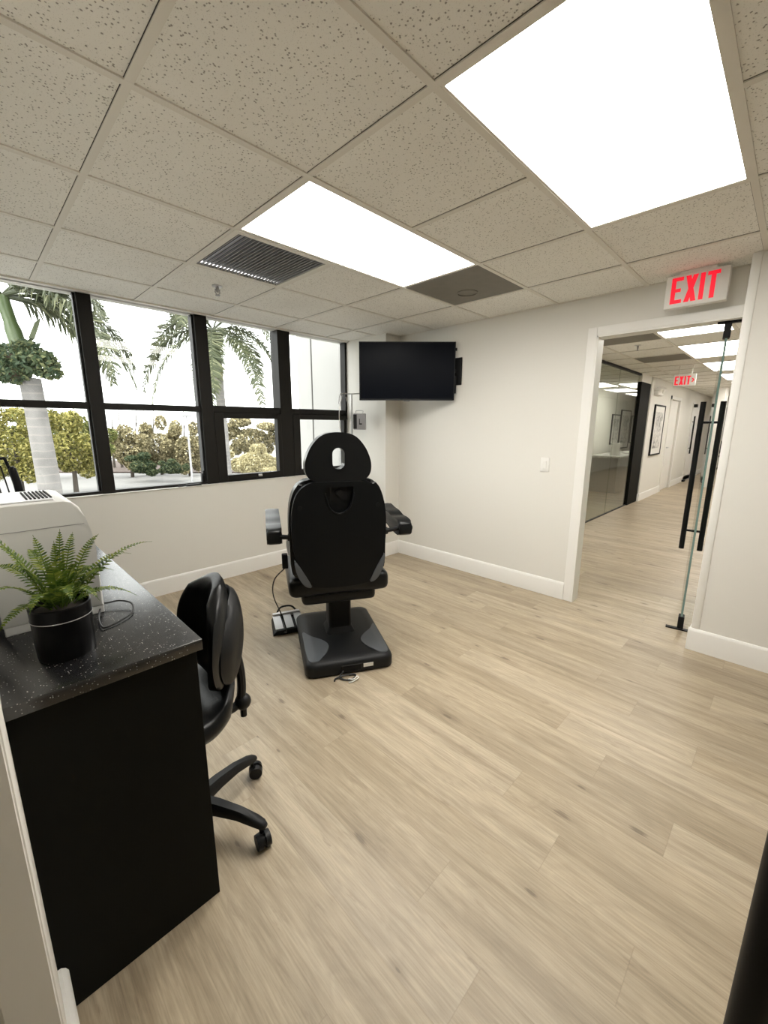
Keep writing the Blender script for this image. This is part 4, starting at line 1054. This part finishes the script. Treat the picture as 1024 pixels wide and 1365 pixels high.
for k, (px, pt) in enumerate([(150, 548), (160, 543), (172, 549), (180, 540), (190, 546), (204, 543), (246, 545), (96, 544), (300, 546), (326, 542)]):
    f = at(px, 600, 46); tp = at(px+random.uniform(-2, 2), pt, 46)
    lb = ['slender bare tree trunk, leftmost above the second window shrubs', 'tall bare tree trunk second from the left above the shrubs', 'short bare tree trunk above the tan olive tree', 'tallest bare tree trunk above the second window shrubs', 'bare tree trunk just right of the tallest one', 'bare tree trunk above the middle of the second window', 'bare tree trunk at the right of the second window', 'bare tree trunk behind the left window trees', 'bare tree trunk at the left of the third window', 'bare tree trunk in the middle of the third window'][k]
    o = empty('bare_tree', (f.x, f.y, GZ), 0, lb, 'bare tree', 'bare trees beyond the car park')
    build('trunk', MB().tube([Vector((f.x, f.y, GZ)), f, tp], [.14, .1, .03], 6), 'bark', o)
    build('branch', MB().tube([f.lerp(tp, .5), f.lerp(tp, .9)+hr_*.5], [.05, .02], 5), 'bark', o)
lp = empty('lamp_post', at(257, 640, 20), 0, 'thin pale lamp post at the right of the second window', 'lamp post')
f = at(257, 645, 20); 
build('pole', MB().cyl((f.x, f.y, GZ), (f.x, f.y, at(257, 556, 20).z), .055, .04, 10), 'steelbox', lp)
build('lamp_head', MB().box((f.x-.25, f.y-.1, at(257, 556, 20).z), (f.x+.25, f.y+.1, at(257, 553, 20).z), .02, 1), 'steelbox', lp)

# ------------------------------------------------------------------ light
sun = bpy.data.lights.new('sun', 'SUN'); sun.energy = 3.2; sun.angle = R(.6); sun.color = (1., .96, .88)
so = bpy.data.objects.new('sun', sun); col.objects.link(so)
sd = Vector((.74, .12, -.66)).normalized()
so.rotation_euler = sd.to_track_quat('-Z', 'Y').to_euler(); so.location = (-6, -6, 12)

wld = bpy.data.worlds.new('sky'); scn.world = wld; wld.use_nodes = True
N, L = wld.node_tree.nodes, wld.node_tree.links; g = G(wld)
tcw = N.new('ShaderNodeTexCoord')
sep = N.new('ShaderNodeSeparateXYZ'); L.new(tcw.outputs['Generated'], sep.inputs[0])
n_ = g.noise(tcw.outputs['Generated'], 3.4, 6, .55, .3)
cl_ = g.ramp(n_, [(.30, (.12, .127, .165)), (.36, (.2, .205, .22)), (.42, (1., .99, .98))])
hz = g.maprange(sep.outputs[2], .0, .22, .75, 0.)
c_ = g.mix(hz, cl_, (1., .99, .97))
L.new(c_, N['Background'].inputs[0]); N['Background'].inputs[1].default_value = 5.4

# ------------------------------------------------------------------ camera and colour
cam = bpy.data.cameras.new('camera'); co = bpy.data.objects.new('camera', cam); col.objects.link(co)
cam.sensor_fit = 'HORIZONTAL'; cam.sensor_width = 36; cam.lens = 36*CF/1024; cam.clip_start = .01; cam.clip_end = 400
mw = Matrix((cr, cu, -cf)).transposed().to_4x4(); mw.translation = CAMP; co.matrix_world = mw
scn.camera = co
vs = scn.view_settings
scn.display_settings.display_device = 'sRGB'
vs.view_transform = 'Standard'; vs.look = 'None'; vs.gamma = 1.; vs.use_curve_mapping = False; vs.exposure = .09
try:
    scn.cycles.use_denoising = True; scn.cycles.max_bounces = 10; scn.cycles.diffuse_bounces = 6; scn.cycles.transparent_max_bounces = 16
    scn.cycles.caustics_reflective = False; scn.cycles.caustics_refractive = False; scn.cycles.sample_clamp_indirect = 6.
except Exception: pass
